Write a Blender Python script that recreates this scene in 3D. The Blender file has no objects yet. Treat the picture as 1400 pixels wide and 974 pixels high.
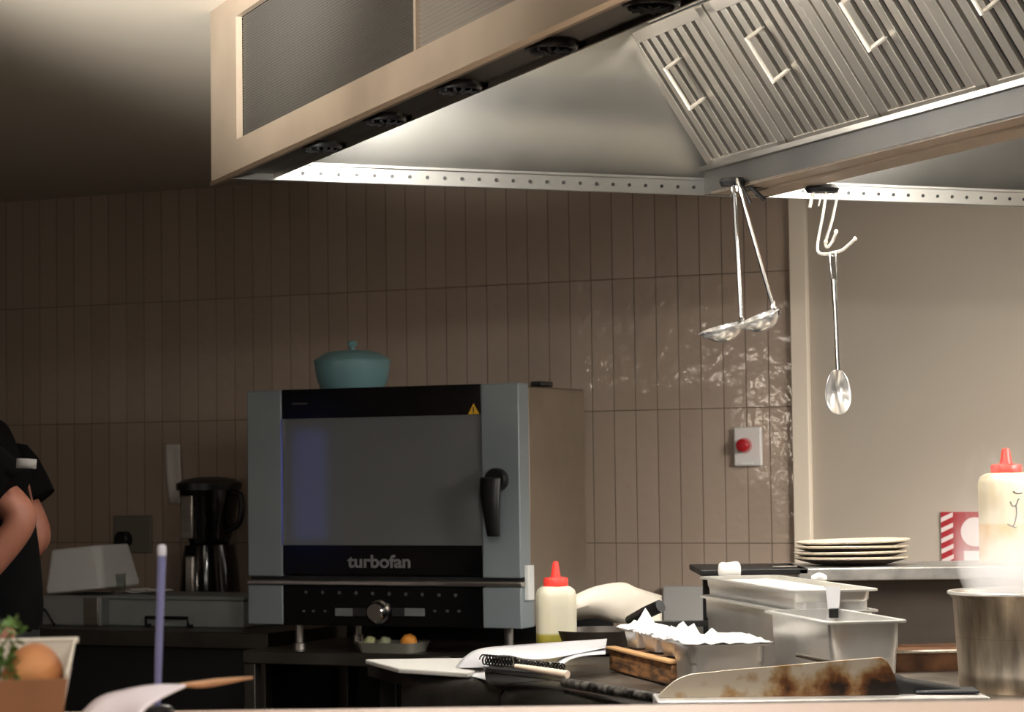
import bpy, bmesh, math, random
from mathutils import Vector as V, Matrix as M
random.seed(7)
PI = math.pi
R = math.radians
scn = bpy.context.scene
COL = scn.collection

# ------------------------------------------------------------------ camera
F = 3285.0; PITCH = R(2.80); ROLL = R(-0.72); EYE = V((0, 0, 1.35))
c_, s_ = math.cos(PITCH), math.sin(PITCH)
FWD = V((0, c_, s_)); UP0 = V((0, -s_, c_)); RT0 = V((1, 0, 0))
cr, sr = math.cos(ROLL), math.sin(ROLL)
RIGHT = RT0 * cr + UP0 * sr
UP = -RT0 * sr + UP0 * cr
def ray(px, py): return FWD + RIGHT * ((px - 700) / F) - UP * ((py - 487) / F)
def at_y(px, py, y):
    d = ray(px, py); return EYE + d * (y / d.y)
def on_z(px, py, z):
    d = ray(px, py); return EYE + d * ((z - EYE.z) / d.z)
def on_pl(px, py, n, p0):
    d = ray(px, py); return EYE + d * ((p0 - EYE).dot(n) / d.dot(n))

cam = bpy.data.cameras.new('camera'); co = bpy.data.objects.new('camera', cam); COL.objects.link(co)
cam.sensor_width = 36; cam.lens = F / 1400 * 36; cam.clip_start = .05
m = M.Identity(4)
for i in range(3): m[i][0] = RIGHT[i]; m[i][1] = UP[i]; m[i][2] = -FWD[i]; m[i][3] = EYE[i]
co.matrix_world = m
cam.dof.use_dof = True; cam.dof.focus_distance = 4.3; cam.dof.aperture_fstop = 13
scn.camera = co

# ------------------------------------------------------------------ materials
def lin(c):
    return tuple(((x / 255) / 12.92 if x / 255 <= .04045 else ((x / 255 + .055) / 1.055) ** 2.4) for x in c) + (1,)
def mat(name, rgb, rough=.5, metal=0, var=.0, vscale=8, rvar=0, bump=0, bscale=30, stretch=None, trans=0, coat=0, spec=None, sss=0, rgb2=None, alpha=None):
    m = bpy.data.materials.new(name); m.use_nodes = True
    nt = m.node_tree; b = nt.nodes['Principled BSDF']; L = nt.links
    b.inputs['Base Color'].default_value = lin(rgb)
    b.inputs['Roughness'].default_value = rough; b.inputs['Metallic'].default_value = metal
    if trans: b.inputs['Transmission Weight'].default_value = trans; b.inputs['IOR'].default_value = 1.2 if trans < .9 else 1.45
    if coat: b.inputs['Coat Weight'].default_value = coat; b.inputs['Coat Roughness'].default_value = .1
    if spec is not None: b.inputs['Specular IOR Level'].default_value = spec
    if sss: b.inputs['Subsurface Weight'].default_value = sss; b.inputs['Subsurface Radius'].default_value = (.02, .015, .01)
    if var or rvar or bump or rgb2:
        tc = nt.nodes.new('ShaderNodeTexCoord'); mp = nt.nodes.new('ShaderNodeMapping')
        L.new(tc.outputs['Object'], mp.inputs['Vector'])
        if stretch: mp.inputs['Scale'].default_value = stretch
        n = nt.nodes.new('ShaderNodeTexNoise'); n.inputs['Scale'].default_value = vscale; n.inputs['Detail'].default_value = 5
        L.new(mp.outputs[0], n.inputs['Vector'])
        if var or rgb2:
            r = nt.nodes.new('ShaderNodeValToRGB')
            base = lin(rgb)
            r.color_ramp.elements[0].color = lin(rgb2) if rgb2 else tuple(x * (1 - var) for x in base[:3]) + (1,)
            r.color_ramp.elements[1].color = base if rgb2 else tuple(min(1, x * (1 + var)) for x in base[:3]) + (1,)
            r.color_ramp.elements[0].position = .38; r.color_ramp.elements[1].position = .62
            L.new(n.outputs['Fac'], r.inputs[0]); L.new(r.outputs[0], b.inputs['Base Color'])
        if rvar:
            mr = nt.nodes.new('ShaderNodeMapRange'); mr.inputs[3].default_value = max(.03, rough - rvar); mr.inputs[4].default_value = min(1, rough + rvar)
            L.new(n.outputs['Fac'], mr.inputs[0]); L.new(mr.outputs[0], b.inputs['Roughness'])
        if bump:
            n2 = nt.nodes.new('ShaderNodeTexNoise'); n2.inputs['Scale'].default_value = bscale; n2.inputs['Detail'].default_value = 3
            L.new(mp.outputs[0], n2.inputs['Vector'])
            bp = nt.nodes.new('ShaderNodeBump'); bp.inputs['Strength'].default_value = bump; bp.inputs['Distance'].default_value = .01
            L.new(n2.outputs['Fac'], bp.inputs['Height']); L.new(bp.outputs[0], b.inputs['Normal'])
    return m
def emit(name, rgb, st):
    m = bpy.data.materials.new(name); m.use_nodes = True; nt = m.node_tree
    e = nt.nodes.new('ShaderNodeEmission'); e.inputs[0].default_value = lin(rgb); e.inputs[1].default_value = st
    nt.links.new(e.outputs[0], nt.nodes['Material Output'].inputs[0]); return m

STEEL = mat('brushed_steel', (190, 185, 178), .32, 1, var=.08, vscale=6, rvar=.08, stretch=(1, 1, 12))
STEELB = mat('hood_end_steel', (146, 145, 141), .40, .8, var=.06, vscale=3, rvar=.1, bump=.22, bscale=6)
STEELW = mat('warm_fascia_steel', (158, 142, 124), .5, .35, var=.08, vscale=5, rvar=.08, stretch=(1, 1, 1))
STEELD = mat('dark_steel', (88, 84, 78), .38, .9, var=.15, vscale=5)
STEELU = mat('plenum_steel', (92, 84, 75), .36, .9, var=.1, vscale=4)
FILT = mat('filter_steel', (194, 187, 176), .36, .92, var=.06, vscale=4)
LADST = mat('ladle_steel', (226, 225, 222), .24, .8)
CHROME = mat('polished_steel', (225, 224, 222), .14, 1)
PANSTEEL = mat('pan_steel', (222, 220, 216), .34, .78, var=.05, vscale=12, rvar=.08)
POTSTEEL = mat('stained_pot_steel', (172, 160, 144), .38, 1, var=.4, vscale=5, rvar=.12, stretch=(5, 5, 1))
BURNT = mat('scorched_steel', (176, 164, 146), .42, .8, rgb2=(92, 62, 34), vscale=9, stretch=(1, 1, 1.4))
BLACK = mat('black_plastic', (16, 16, 17), .4)
BLACKG = mat('black_gloss', (10, 10, 11), .12)
BLACKM = mat('black_matte', (14, 14, 14), .8)
BLACKST = mat('black_range_enamel', (44, 41, 38), .27, .3, var=.3, vscale=14, bump=.15, bscale=40)
GRAYOV = mat('oven_grey_steel', (136, 145, 148), .45, .25, var=.04, vscale=3)
OVSIDE = mat('oven_side_steel', (150, 138, 124), .42, .85, var=.1, vscale=4)
WHITEP = mat('white_paper', (240, 238, 234), .8, sss=.0)
WHITEPL = mat('white_plastic', (226, 226, 222), .45)
CREAM = mat('cream_plastic', (222, 214, 196), .5)
RED = mat('red_plastic', (230, 66, 56), .4, sss=.1)
TEAL = mat('teal_glaze', (120, 160, 164), .3, var=.08, vscale=9)
WOODB = mat('dark_stained_wood', (150, 104, 62), .6, rgb2=(58, 38, 24), vscale=10, stretch=(2, 2, 9))
WOOD = mat('pale_wood', (196, 150, 110), .6, var=.15, vscale=10, stretch=(1, 8, 8))
BEIGE = mat('beige_pass_top', (204, 178, 158), .5, var=.03, vscale=4)
SKIN = mat('skin', (150, 96, 76), .55, var=.08, vscale=14, sss=.1)
SHIRT = mat('black_cotton', (8, 8, 9), 1.0, spec=.1, bump=.2, bscale=25)
TROUS = mat('black_trousers', (12, 12, 13), .9)
HAIR = mat('dark_hair', (40, 28, 20), .7)
YEL = mat('warning_yellow', (232, 178, 40), .5)
GREYTXT = mat('grey_lettering', (116, 116, 116), .6)
BREAD = mat('bread_crust', (206, 140, 84), .7, rgb2=(150, 88, 44), vscale=8, bump=.4, bscale=20)
LEAF = mat('leaf_green', (98, 132, 58), .5, var=.2, vscale=20, sss=.05)
KRAFT = mat('kraft_card', (164, 116, 80), .75, var=.08, vscale=10)
SIGNRED = mat('sign_red', (158, 30, 40), .45)

def bottle_mat(name, rgb, rgb2, zcut):
    m = bpy.data.materials.new(name); m.use_nodes = True; nt = m.node_tree; b = nt.nodes['Principled BSDF']
    tc = nt.nodes.new('ShaderNodeTexCoord'); sx = nt.nodes.new('ShaderNodeSeparateXYZ'); nt.links.new(tc.outputs['Object'], sx.inputs[0])
    r = nt.nodes.new('ShaderNodeMapRange'); r.inputs[1].default_value = zcut - .003; r.inputs[2].default_value = zcut + .003
    nt.links.new(sx.outputs[2], r.inputs[0])
    mx = nt.nodes.new('ShaderNodeMix'); mx.data_type = 'RGBA'; mx.inputs[6].default_value = lin(rgb2); mx.inputs[7].default_value = lin(rgb)
    nt.links.new(r.outputs[0], mx.inputs[0]); nt.links.new(mx.outputs[2], b.inputs['Base Color'])
    b.inputs['Roughness'].default_value = .35; b.inputs['Subsurface Weight'].default_value = .35; b.inputs['Subsurface Radius'].default_value = (.03, .03, .02)
    return m

# ------------------------------------------------------------------ mesh helpers
def link(o, parent=None):
    COL.objects.link(o)
    if parent: o.parent = parent
    return o
def obj(name, bm, mt, parent=None, smooth=True, bevel=0, loc=None, rot=None, angle=40, sub=0, solid=0):
    me = bpy.data.meshes.new(name)
    bmesh.ops.recalc_face_normals(bm, faces=bm.faces)
    bm.to_mesh(me); bm.free()
    for k in (mt if isinstance(mt, (list, tuple)) else [mt]): me.materials.append(k)
    if smooth:
        for p in me.polygons: p.use_smooth = True
        me.set_sharp_from_angle(angle=R(angle))
    o = bpy.data.objects.new(name, me); link(o, parent)
    if loc is not None: o.location = loc
    if rot is not None: o.rotation_euler = rot
    if solid:
        md = o.modifiers.new('s', 'SOLIDIFY'); md.thickness = solid; md.offset = 0
    if bevel:
        md = o.modifiers.new('b', 'BEVEL'); md.width = bevel; md.segments = 3; md.limit_method = 'ANGLE'; md.angle_limit = R(35)
    if sub:
        md = o.modifiers.new('u', 'SUBSURF'); md.levels = sub; md.render_levels = sub
    return o
def tag(o, label=None, cat=None, group=None, kind=None):
    if label: o['label'] = label
    if cat: o['category'] = cat
    if group: o['group'] = group
    if kind: o['kind'] = kind
    return o
def thing(name, label, cat, loc=(0, 0, 0), rz=0, group=None):
    o = bpy.data.objects.new(name, None); o.empty_display_size = .05; link(o)
    o.location = loc; o.rotation_euler = (0, 0, rz)
    return tag(o, label, cat, group)
def box(bm, c, d, rot=None, mi=0):
    g = bmesh.ops.create_cube(bm, size=1)
    vs = g['verts']
    bmesh.ops.scale(bm, vec=d, verts=vs)
    if rot: bmesh.ops.rotate(bm, cent=(0, 0, 0), matrix=rot, verts=vs)
    bmesh.ops.translate(bm, vec=c, verts=vs)
    if mi:
        for f in {f for v in vs for f in v.link_faces}: f.material_index = mi
    return vs
def B(c, d, rot=None):
    bm = bmesh.new(); box(bm, c, d, rot); return bm
def bx(x0, x1, y0, y1, z0, z1): return B(((x0+x1)/2, (y0+y1)/2, (z0+z1)/2), (abs(x1-x0), abs(y1-y0), abs(z1-z0)))
def loft(bm, loops, cap0=True, cap1=True, closed=True):
    rows = [[bm.verts.new(p) for p in l] for l in loops]
    n = len(rows[0])
    for a, b in zip(rows, rows[1:]):
        for i in range(n if closed else n - 1):
            j = (i + 1) % n
            try: bm.faces.new((a[i], a[j], b[j], b[i]))
            except ValueError: pass
    if closed:
        if cap0: bm.faces.new(rows[0][::-1])
        if cap1: bm.faces.new(rows[-1])
    return rows
def lathe(bm, prof, seg=32, cap0=True, cap1=True, mtx=None):
    loops = []
    for r, z in prof:
        l = [V((r * math.cos(2*PI*i/seg), r * math.sin(2*PI*i/seg), z)) for i in range(seg)]
        if mtx: l = [mtx @ p for p in l]
        loops.append(l)
    loft(bm, loops, cap0, cap1); return bm
def tube(bm, pts, rad, seg=8):
    pts = [V(p) for p in pts]
    rads = rad if isinstance(rad, (list, tuple)) else [rad] * len(pts)
    loops = []; prev = None
    for i, p in enumerate(pts):
        t = (pts[min(i+1, len(pts)-1)] - pts[max(i-1, 0)]).normalized()
        if prev is None:
            a = V((0, 0, 1)) if abs(t.z) < .9 else V((1, 0, 0)); n = t.cross(a).normalized()
        else:
            n = (prev - t * prev.dot(t)).normalized()
        prev = n; b = t.cross(n)
        loops.append([p + (n * math.cos(2*PI*k/seg) + b * math.sin(2*PI*k/seg)) * rads[i] for k in range(seg)])
    loft(bm, loops); return bm
def rrect(w, l, r, z, n=5):
    out = []
    for cx, cy, a0 in ((w/2-r, l/2-r, 0), (-w/2+r, l/2-r, 90), (-w/2+r, -l/2+r, 180), (w/2-r, -l/2+r, 270)):
        for k in range(n + 1):
            a = R(a0 + 90*k/n); out.append(V((cx + r*math.cos(a), cy + r*math.sin(a), z)))
    return out
def poly_prism(bm, pts, z0, z1):
    loft(bm, [[V((p[0], p[1], z0)) for p in pts], [V((p[0], p[1], z1)) for p in pts]]); return bm
def xprism(bm, pts, x0, x1, ax=0):   # profile given in the other two axes
    def q(a, p): return V((a, p[0], p[1])) if ax == 0 else V((p[0], a, p[1]))
    loft(bm, [[q(x0, p) for p in pts], [q(x1, p) for p in pts]]); return bm
def bez(pts, n=8):                    # Catmull-Rom through pts
    P = [V(p) for p in pts]; out = []
    for i in range(len(P) - 1):
        p0, p1, p2, p3 = P[max(i-1, 0)], P[i], P[i+1], P[min(i+2, len(P)-1)]
        for k in range(n):
            t = k / n
            out.append(.5 * ((2*p1) + (p2-p0)*t + (2*p0-5*p1+4*p2-p3)*t*t + (3*p1-p0-3*p2+p3)*t*t*t))
    out.append(P[-1]); return out
def text(name, body, mt, parent, loc, rot, size, off=0, width=1.0):
    cu = bpy.data.curves.new(name, 'FONT'); cu.body = body; cu.size = size; cu.extrude = .0004; cu.offset = off
    cu.align_x = 'CENTER'; cu.align_y = 'CENTER'
    t = bpy.data.objects.new(name, cu); COL.objects.link(t)
    dg = bpy.context.evaluated_depsgraph_get(); me = bpy.data.meshes.new_from_object(t.evaluated_get(dg))
    bpy.data.objects.remove(t); me.materials.clear(); me.materials.append(mt)
    o = bpy.data.objects.new(name, me); link(o, parent); o.location = loc; o.rotation_euler = rot; o.scale = (width, 1, 1)
    return o

# ------------------------------------------------------------------ frames
AW = R(25.5)
WN = V((math.sin(AW), math.cos(AW), 0)); WT = V((math.cos(AW), -math.sin(AW), 0))
OVC, BENC, WALC = 5.517, 5.65, 6.35
def on_wall(px, py, c=WALC): return on_pl(px, py, WN, WN * c)
def wloc(p): return V((p.dot(WT), p.dot(WN) - WALC, p.z))     # wall-local coordinates
def wframe(o, at=V((0, 0, 0))):
    return o

HL = V((math.sin(R(22)), -math.cos(R(22)), 0)); HE = V((math.cos(R(22)), math.sin(R(22)), 0))
ZC = on_wall(150, 266.5).z                     # ceiling height
Ay = on_z(288, 16, ZC).y
A = at_y(289, 252, Ay); ZL = A.z               # far lower corner of the hood's side
def hs(p): d = p - A; return V((d.dot(HE), d.dot(HL), p.z))      # hood-local (t, s, z)
HM = M(((HE.x, HL.x, 0, A.x), (HE.y, HL.y, 0, A.y), (0, 0, 1, 0), (0, 0, 0, 1)))
def hw(t, s, z): return HM @ V((t, s, z))
print('ZC %.3f ZL %.3f A %s' % (ZC, ZL, A))

# ------------------------------------------------------------------ setting
def tile_material():
    m = bpy.data.materials.new('vertical_stack_tiles'); m.use_nodes = True; nt = m.node_tree; L = nt.links; b = nt.nodes['Principled BSDF']
    tc = nt.nodes.new('ShaderNodeTexCoord'); sx = nt.nodes.new('ShaderNodeSeparateXYZ'); cb = nt.nodes.new('ShaderNodeCombineXYZ')
    L.new(tc.outputs['Object'], sx.inputs[0]); L.new(sx.outputs[0], cb.inputs[0]); L.new(sx.outputs[2], cb.inputs[1])
    mp = nt.nodes.new('ShaderNodeMapping'); L.new(cb.outputs[0], mp.inputs['Vector'])
    z1, z2 = on_wall(900, 379).z, on_wall(900, 743).z; th = (z1 - z2) / 2
    x1, x2 = wloc(on_wall(760 + 235/3.044, 400)).x, wloc(on_wall(760 + 880/3.044, 400)).x; tw = (x2 - x1) / 7
    print('tile', tw, th)
    mp.inputs['Location'].default_value = (-(x1 % tw), -(z1 % th), 0)
    br = nt.nodes.new('ShaderNodeTexBrick'); br.offset = 0; br.squash = 1
    L.new(mp.outputs[0], br.inputs['Vector'])
    br.inputs['Color1'].default_value = lin((172, 154, 138)); br.inputs['Color2'].default_value = lin((164, 146, 130)); br.inputs['Mortar'].default_value = lin((116, 100, 86))
    br.inputs['Scale'].default_value = 1; br.inputs['Mortar Size'].default_value = .0018; br.inputs['Mortar Smooth'].default_value = .3
    br.inputs['Brick Width'].default_value = tw; br.inputs['Row Height'].default_value = th; br.inputs['Bias'].default_value = 0
    L.new(br.outputs['Color'], b.inputs['Base Color'])
    n = nt.nodes.new('ShaderNodeTexNoise'); n.inputs['Scale'].default_value = 21; n.inputs['Detail'].default_value = 2
    L.new(tc.outputs['Object'], n.inputs['Vector'])
    bp1 = nt.nodes.new('ShaderNodeBump'); bp1.inputs['Strength'].default_value = .24; bp1.inputs['Distance'].default_value = .012; L.new(n.outputs['Fac'], bp1.inputs['Height'])
    bp = nt.nodes.new('ShaderNodeBump'); bp.inputs['Strength'].default_value = .6; bp.inputs['Distance'].default_value = -.003; L.new(br.outputs['Fac'], bp.inputs['Height'])
    L.new(bp1.outputs[0], bp.inputs['Normal']); L.new(bp.outputs[0], b.inputs['Normal'])
    mr = nt.nodes.new('ShaderNodeMapRange'); mr.inputs[3].default_value = .11; mr.inputs[4].default_value = .7; L.new(br.outputs['Fac'], mr.inputs[0]); L.new(mr.outputs[0], b.inputs['Roughness'])
    return m
PAINT = mat('beige_wall_paint', (172, 161, 146), .7, var=.02, vscale=3)
CEILP = mat('ceiling_paint', (200, 190, 174), .8, var=.015, vscale=2)
FLOORM = mat('grey_floor', (70, 66, 62), .6, var=.1, vscale=6)
def wallobj(name, bm, mt, bevel=0):
    o = obj(name, bm, mt, smooth=False, bevel=bevel); o.matrix_world = M(((WT.x, WN.x, 0, WN.x*WALC), (WT.y, WN.y, 0, WN.y*WALC), (0, 0, 1, 0), (0, 0, 0, 1)))
    o['kind'] = 'structure'; return o
xt0, xt1 = wloc(on_wall(1084, 500)).x, wloc(on_wall(1107, 500)).x
wallobj('wall_back', bx(-7, xt0, 0, .1, 0, ZC), tile_material())
wallobj('trim_1', bx(xt0, xt1, -.018, .1, 0, ZC), mat('cream_trim', (230, 216, 196), .5), .003)
wallobj('wall_right', bx(xt1, 5, 0.004, .1, 0, ZC), PAINT)
o = obj('ceiling', bx(-8, 8, -3, 12, ZC, ZC + .1), CEILP, smooth=False); o['kind'] = 'structure'
o = obj('floor', bx(-8, 8, -3, 12, -.1, 0), FLOORM, smooth=False); o['kind'] = 'structure'
WLM = M(((WT.x, WN.x, 0, WN.x*WALC), (WT.y, WN.y, 0, WN.y*WALC), (0, 0, 1, 0), (0, 0, 0, 1)))
def wthing(name, label, cat, p, group=None):            # empty whose x runs along the wall, y into it
    return thing(name, label, cat, p, -AW, group)

# side wall with a window (seen only as the blue reflection in the oven glass)
wlx = -3.75
o = obj('wall_left', bx(wlx - .1, wlx, -3, 12, 0, ZC), mat('side_wall_paint', (120, 110, 98), .8), smooth=False); o['kind'] = 'structure'

# ------------------------------------------------------------------ extraction hood
se = hs(on_z(500, 251, ZL)).y
def thood(px, py, s=None, t=None, z=None):
    if s is not None: return hs(on_pl(px, py, HL, A + HL * s))
    if t is not None: return hs(on_pl(px, py, HE, A + HE * t))
    return hs(on_z(px, py, z))
tp = thood(540, 178.5, z=ZL).x                       # inner edge of the plenum
tc = thood(1200, 208, z=ZL).x; tc2 = thood(1230, 227, z=ZL).x
zch = thood(1200, 168.5, t=tc).z
pe = thood(850, 55, s=se)
print('se %.3f tp %.3f tc %.3f tc2 %.3f zch %.3f pe %s ZL %.3f ZC %.3f' % (se, tp, tc, tc2, zch, pe, ZL, ZC))
HLEN = 3.3
tf_slope = (pe.z - zch) / (pe.x - tc)                # filter slope dz/dt (negative)
ttop = tc + (ZC - .02 - zch) / tf_slope
TW = tc + tc2
hood = thing('extraction_hood', 'large stainless steel island extraction hood hanging from the ceiling over the cooking range', 'extraction hood', hw(0, 0, 0))
hood.matrix_world = HM @ M.Rotation(0, 4, 'Z')
def hobj(name, bm, mt, **k): return obj(name, bm, mt, hood, **k)
# fascia with an opening for the grille panels
g0 = thood(323.5, 190.5, t=0); g1 = thood(323, 22, t=0)
gz0 = g0.z; gz1 = min(g1.z, ZC - .012); gs0 = g0.y
ga = thood(562, 72, t=0).y; gs1 = gs0 + 2 * (ga - gs0)
bm = bmesh.new()
def sbox(bm, t0, t1, s0, s1, z0, z1, mi=0): box(bm, ((t0+t1)/2, (s0+s1)/2, (z0+z1)/2), (abs(t1-t0), abs(s1-s0), abs(z1-z0)), mi=mi)
sbox(bm, 0, .012, 0, gs0, ZL, ZC); sbox(bm, 0, .012, gs0, HLEN, ZL, gz0); sbox(bm, 0, .012, gs0, HLEN, gz1, ZC); sbox(bm, 0, .012, gs1, HLEN, gz0, gz1)
hobj('side_fascia', bm, STEELW, smooth=False)
bm = bmesh.new(); sbox(bm, -.003, .004, 0, HLEN, ZL - .004, ZL + .004); hobj('lip_edge', bm, mat('worn_edge', (190, 165, 140), .35, .9), smooth=False)
def louvre(s0, s1, n, mt, name, dn):
    bm = bmesh.new()
    sbox(bm, .022, .026, s0, s1, gz0, gz1)
    h = (gz1 - gz0) / n
    for i in range(n):
        z = gz0 + h * (i + .5)
        box(bm, (.014, (s0+s1)/2, z), (.003, s1 - s0, h * dn), M.Rotation(R(-38), 3, 'Y'))
    return hobj(name, bm, mt, smooth=False)
louvre(gs0 + .002, ga - .004, 46, mat('perforated_panel', (74, 70, 64), .7, .3), 'perforated_panel', .75)
louvre(ga + .004, gs1 - .002, 34, mat('louvre_panel', (136, 128, 118), .65, .4), 'louvre_panel', .8)
bm = bmesh.new(); sbox(bm, .006, .016, ga - .005, ga + .005, gz0, gz1); hobj('panel_joint', bm, STEELW, smooth=False)
# plenum underside and its inner wall
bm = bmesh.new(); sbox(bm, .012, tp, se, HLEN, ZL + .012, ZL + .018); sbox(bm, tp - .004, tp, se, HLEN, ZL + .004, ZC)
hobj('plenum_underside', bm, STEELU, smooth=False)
# air nozzles
for px, py in ((432, 197), (532, 160), (650, 117), (772, 61), (905, 1), (1052, -66)):
    q = thood(px, py, z=ZL + .01)
    q.x = tp * .56
    bm = bmesh.new(); rr = tp * .37
    lathe(bm, [(rr, .004), (rr, -.003), (rr*.93, -.009), (rr*.8, -.009), (rr*.74, -.002), (rr*.70, .004)], 36, False, False)
    nz = hobj('air_nozzle', bm, mat('nozzle_black', (24, 24, 24), .35) if px == 432 else bpy.data.materials['nozzle_black'], loc=(q.x, q.y, ZL + .010))
    bm = bmesh.new(); lathe(bm, [(rr*.72, .003), (rr*.5, -.004), (rr*.2, -.006)], 28, False, True)
    for k in range(6):
        a = PI * k / 6; box(bm, (0, 0, -.007), (rr*1.5, .004, .012), M.Rotation(a, 3, 'Z'))
    obj('nozzle_vanes', bm, BLACKM, nz, smooth=False)
# end panel with holes in the flange
zf = ZL + .034
bm = bmesh.new()
sbox(bm, .012, TW - .012, se, se - .008, ZL, zf)
hobj('end_flange', bm, STEELB, smooth=False, bevel=.002)
bm = bmesh.new()
N = 24
lo = [V((.012 + (TW - .024) * i / N, se, zf)) for i in range(N + 1)]
hi = [V((p.x, se + .07, ZC)) for p in lo]
lo2 = [p + V((0, -.004, 0)) for p in lo]; hi2 = [p + V((0, -.004, 0)) for p in hi]
loft(bm, [lo, hi], closed=False)
hobj('end_panel', bm, STEELB, solid=.004)
bm = bmesh.new(); sbox(bm, .012, TW - .012, se - .002, se + .004, zf - .003, zf + .002); hobj('end_fold', bm, STEELB, smooth=False)
holes = bmesh.new()
h0 = thood(414, 238.5, s=se); h1 = thood(437, 238.6, s=se); dt = (thood(970, 257, s=se).x - h0.x) / 24.0
k = 0; tt = h0.x
while tt < TW - .03:
    if not (tc - .01 < tt < tc2 + .005):
        g = bmesh.ops.create_cone(holes, segments=10, radius1=.0036, radius2=.0036, depth=.002, cap_ends=True)
        bmesh.ops.rotate(holes, cent=(0, 0, 0), matrix=M.Rotation(PI/2, 3, 'X'), verts=g['verts'])
        bmesh.ops.translate(holes, vec=(tt, se + .0008, ZL + .016), verts=g['verts'])
    tt += dt
ho = hobj('vent_holes', holes, BLACKM); ho['kind'] = 'stuff'
# drip channel
bm = bmesh.new()
sbox(bm, tc, tc + .006, se, HLEN, ZL, zch); sbox(bm, tc2 - .006, tc2, se, HLEN, ZL, zch); 
hobj('drip_channel', bm, mat('channel_steel', (46, 44, 40), .5, .2, var=.2, vscale=6), smooth=False)
bm = bmesh.new(); w3 = (tc2 - tc)
sbox(bm, tc + .0, tc2, se + .03, HLEN, ZL - .001, ZL + .006); sbox(bm, tc + w3*.40, tc + w3*.52, se + .03, HLEN, ZL - .006, ZL)
hobj('channel_underside', bm, STEELW, smooth=False, bevel=.002)
bm = bmesh.new(); sbox(bm, tc - .012, tc + .004, se, HLEN, zch - .004, zch + .006); hobj('channel_ledge', bm, STEEL, smooth=False)
# right hand half (mirrored bank, plenum and fascia)
bm = bmesh.new(); sbox(bm, TW - .012, TW, 0, HLEN, ZL, ZC); sbox(bm, TW - tp, TW - .012, se, HLEN, ZL + .012, ZL + .018); sbox(bm, TW - tp, TW - tp + .004, se, HLEN, ZL + .004, ZC)
hobj('far_side_panel', bm, STEELW, smooth=False)
bm = bmesh.new(); xprism(bm, [(tc2, zch), (tc2 + (tc - ttop), ZC - .02), (tc2 + (tc - ttop), ZC - .016), (tc2, zch + .006)], se, HLEN, ax=1)
hobj('far_filter_bank', bm, FILT, smooth=False)
bm = bmesh.new(); sbox(bm, .012, TW - .012, HLEN - .008, HLEN, ZL, ZC); hobj('near_end_panel', bm, STEEL, smooth=False)
# baffle filters (left bank)
fdir = V((ttop - tc, 0, ZC - .02 - zch)); flen = fdir.length; fdir.normalize()
fn = V((-fdir.z, 0, fdir.x)); fn = fn if fn.z < 0 else -fn           # normal pointing down into the cavity
def s_on_ch(px): return thood(px, 225 - .283 * (px - 1000), t=tc).y
sb = [se + .035, s_on_ch(1098), s_on_ch(1225), s_on_ch(1360)]
pitch = (sb[3] - sb[0]) / 3
hp = [(912, 80, 975, 137), (1022, 40, 1080, 99), (1150, -2, 1210, 55)]
names = ['baffle filter with a wire handle, farthest in the hood beside the bright end panel', 'baffle filter with a wire handle, second from the far end of the hood',
         'baffle filter with a wire handle, third from the far end of the hood', 'baffle filter partly cut by the upper right corner of the photo',
         'baffle filter nearest the camera at the top right edge']
fpt = hw(tc, 0, zch); fN = (HE * fn.x + V((0, 0, fn.z)))
hq = hs(on_pl(943, 108, fN, fpt)); hu = (hq.x - tc) / fdir.x; hoff = hq.y - sb[0]
for i in range(5):
    s0 = sb[0] + pitch * i + .004; s1 = s0 + pitch - .008
    f = thing('baffle_filter', names[i], 'hood filter', hw(tc, s0, zch), 0, 'baffle filters in the left bank of the hood')
    # local axes: x = along s, y = up the slope, z = into cavity
    X = HL; Y = (HE * fdir.x + V((0, 0, fdir.z))); Z = X.cross(Y)
    f.matrix_world = M(((X.x, Y.x, Z.x, f.location.x), (X.y, Y.y, Z.y, f.location.y), (X.z, Y.z, Z.z, f.location.z), (0, 0, 0, 1)))
    sg = 1 if Z.dot(fN) > 0 else -1
    w = s1 - s0
    bm = bmesh.new(); e = .030
    box(bm, (e/2, flen/2, 0), (e, flen, .012)); box(bm, (w - e/2, flen/2, 0), (e, flen, .012)); box(bm, (w/2, .010, 0), (w, .020, .012)); box(bm, (w/2, flen - .012, 0), (w, .024, .012))
    obj('filter_frame', bm, FILT, f, smooth=False, bevel=.0015)
    bm = bmesh.new(); nb = 7; bw = (w - 2*e) / nb
    for k in range(nb):
        x = e + bw * (k + .5); box(bm, (x + bw*.12, flen/2, 0), (bw * .60, flen - .03, .010))
    obj('baffles', bm, FILT, f, smooth=False, bevel=.002)
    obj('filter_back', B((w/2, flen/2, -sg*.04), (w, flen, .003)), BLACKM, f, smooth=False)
    y0 = hu - .046; y1 = hu + .046; x = hoff + .012; h = .042 * sg
    bm = bmesh.new()
    for a_, b_ in (((x, y0, 0), (x, y0, h + .003*sg)), ((x, y0 - .003, h), (x, y1 + .003, h)), ((x, y1, h + .003*sg), (x, y1, 0))): tube(bm, [a_, b_], .0042, 8)
    obj('wire_handle', bm, mat('pale_wire', (232, 226, 214), .35, .4) if i == 0 else bpy.data.materials['pale_wire'], f)
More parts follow.
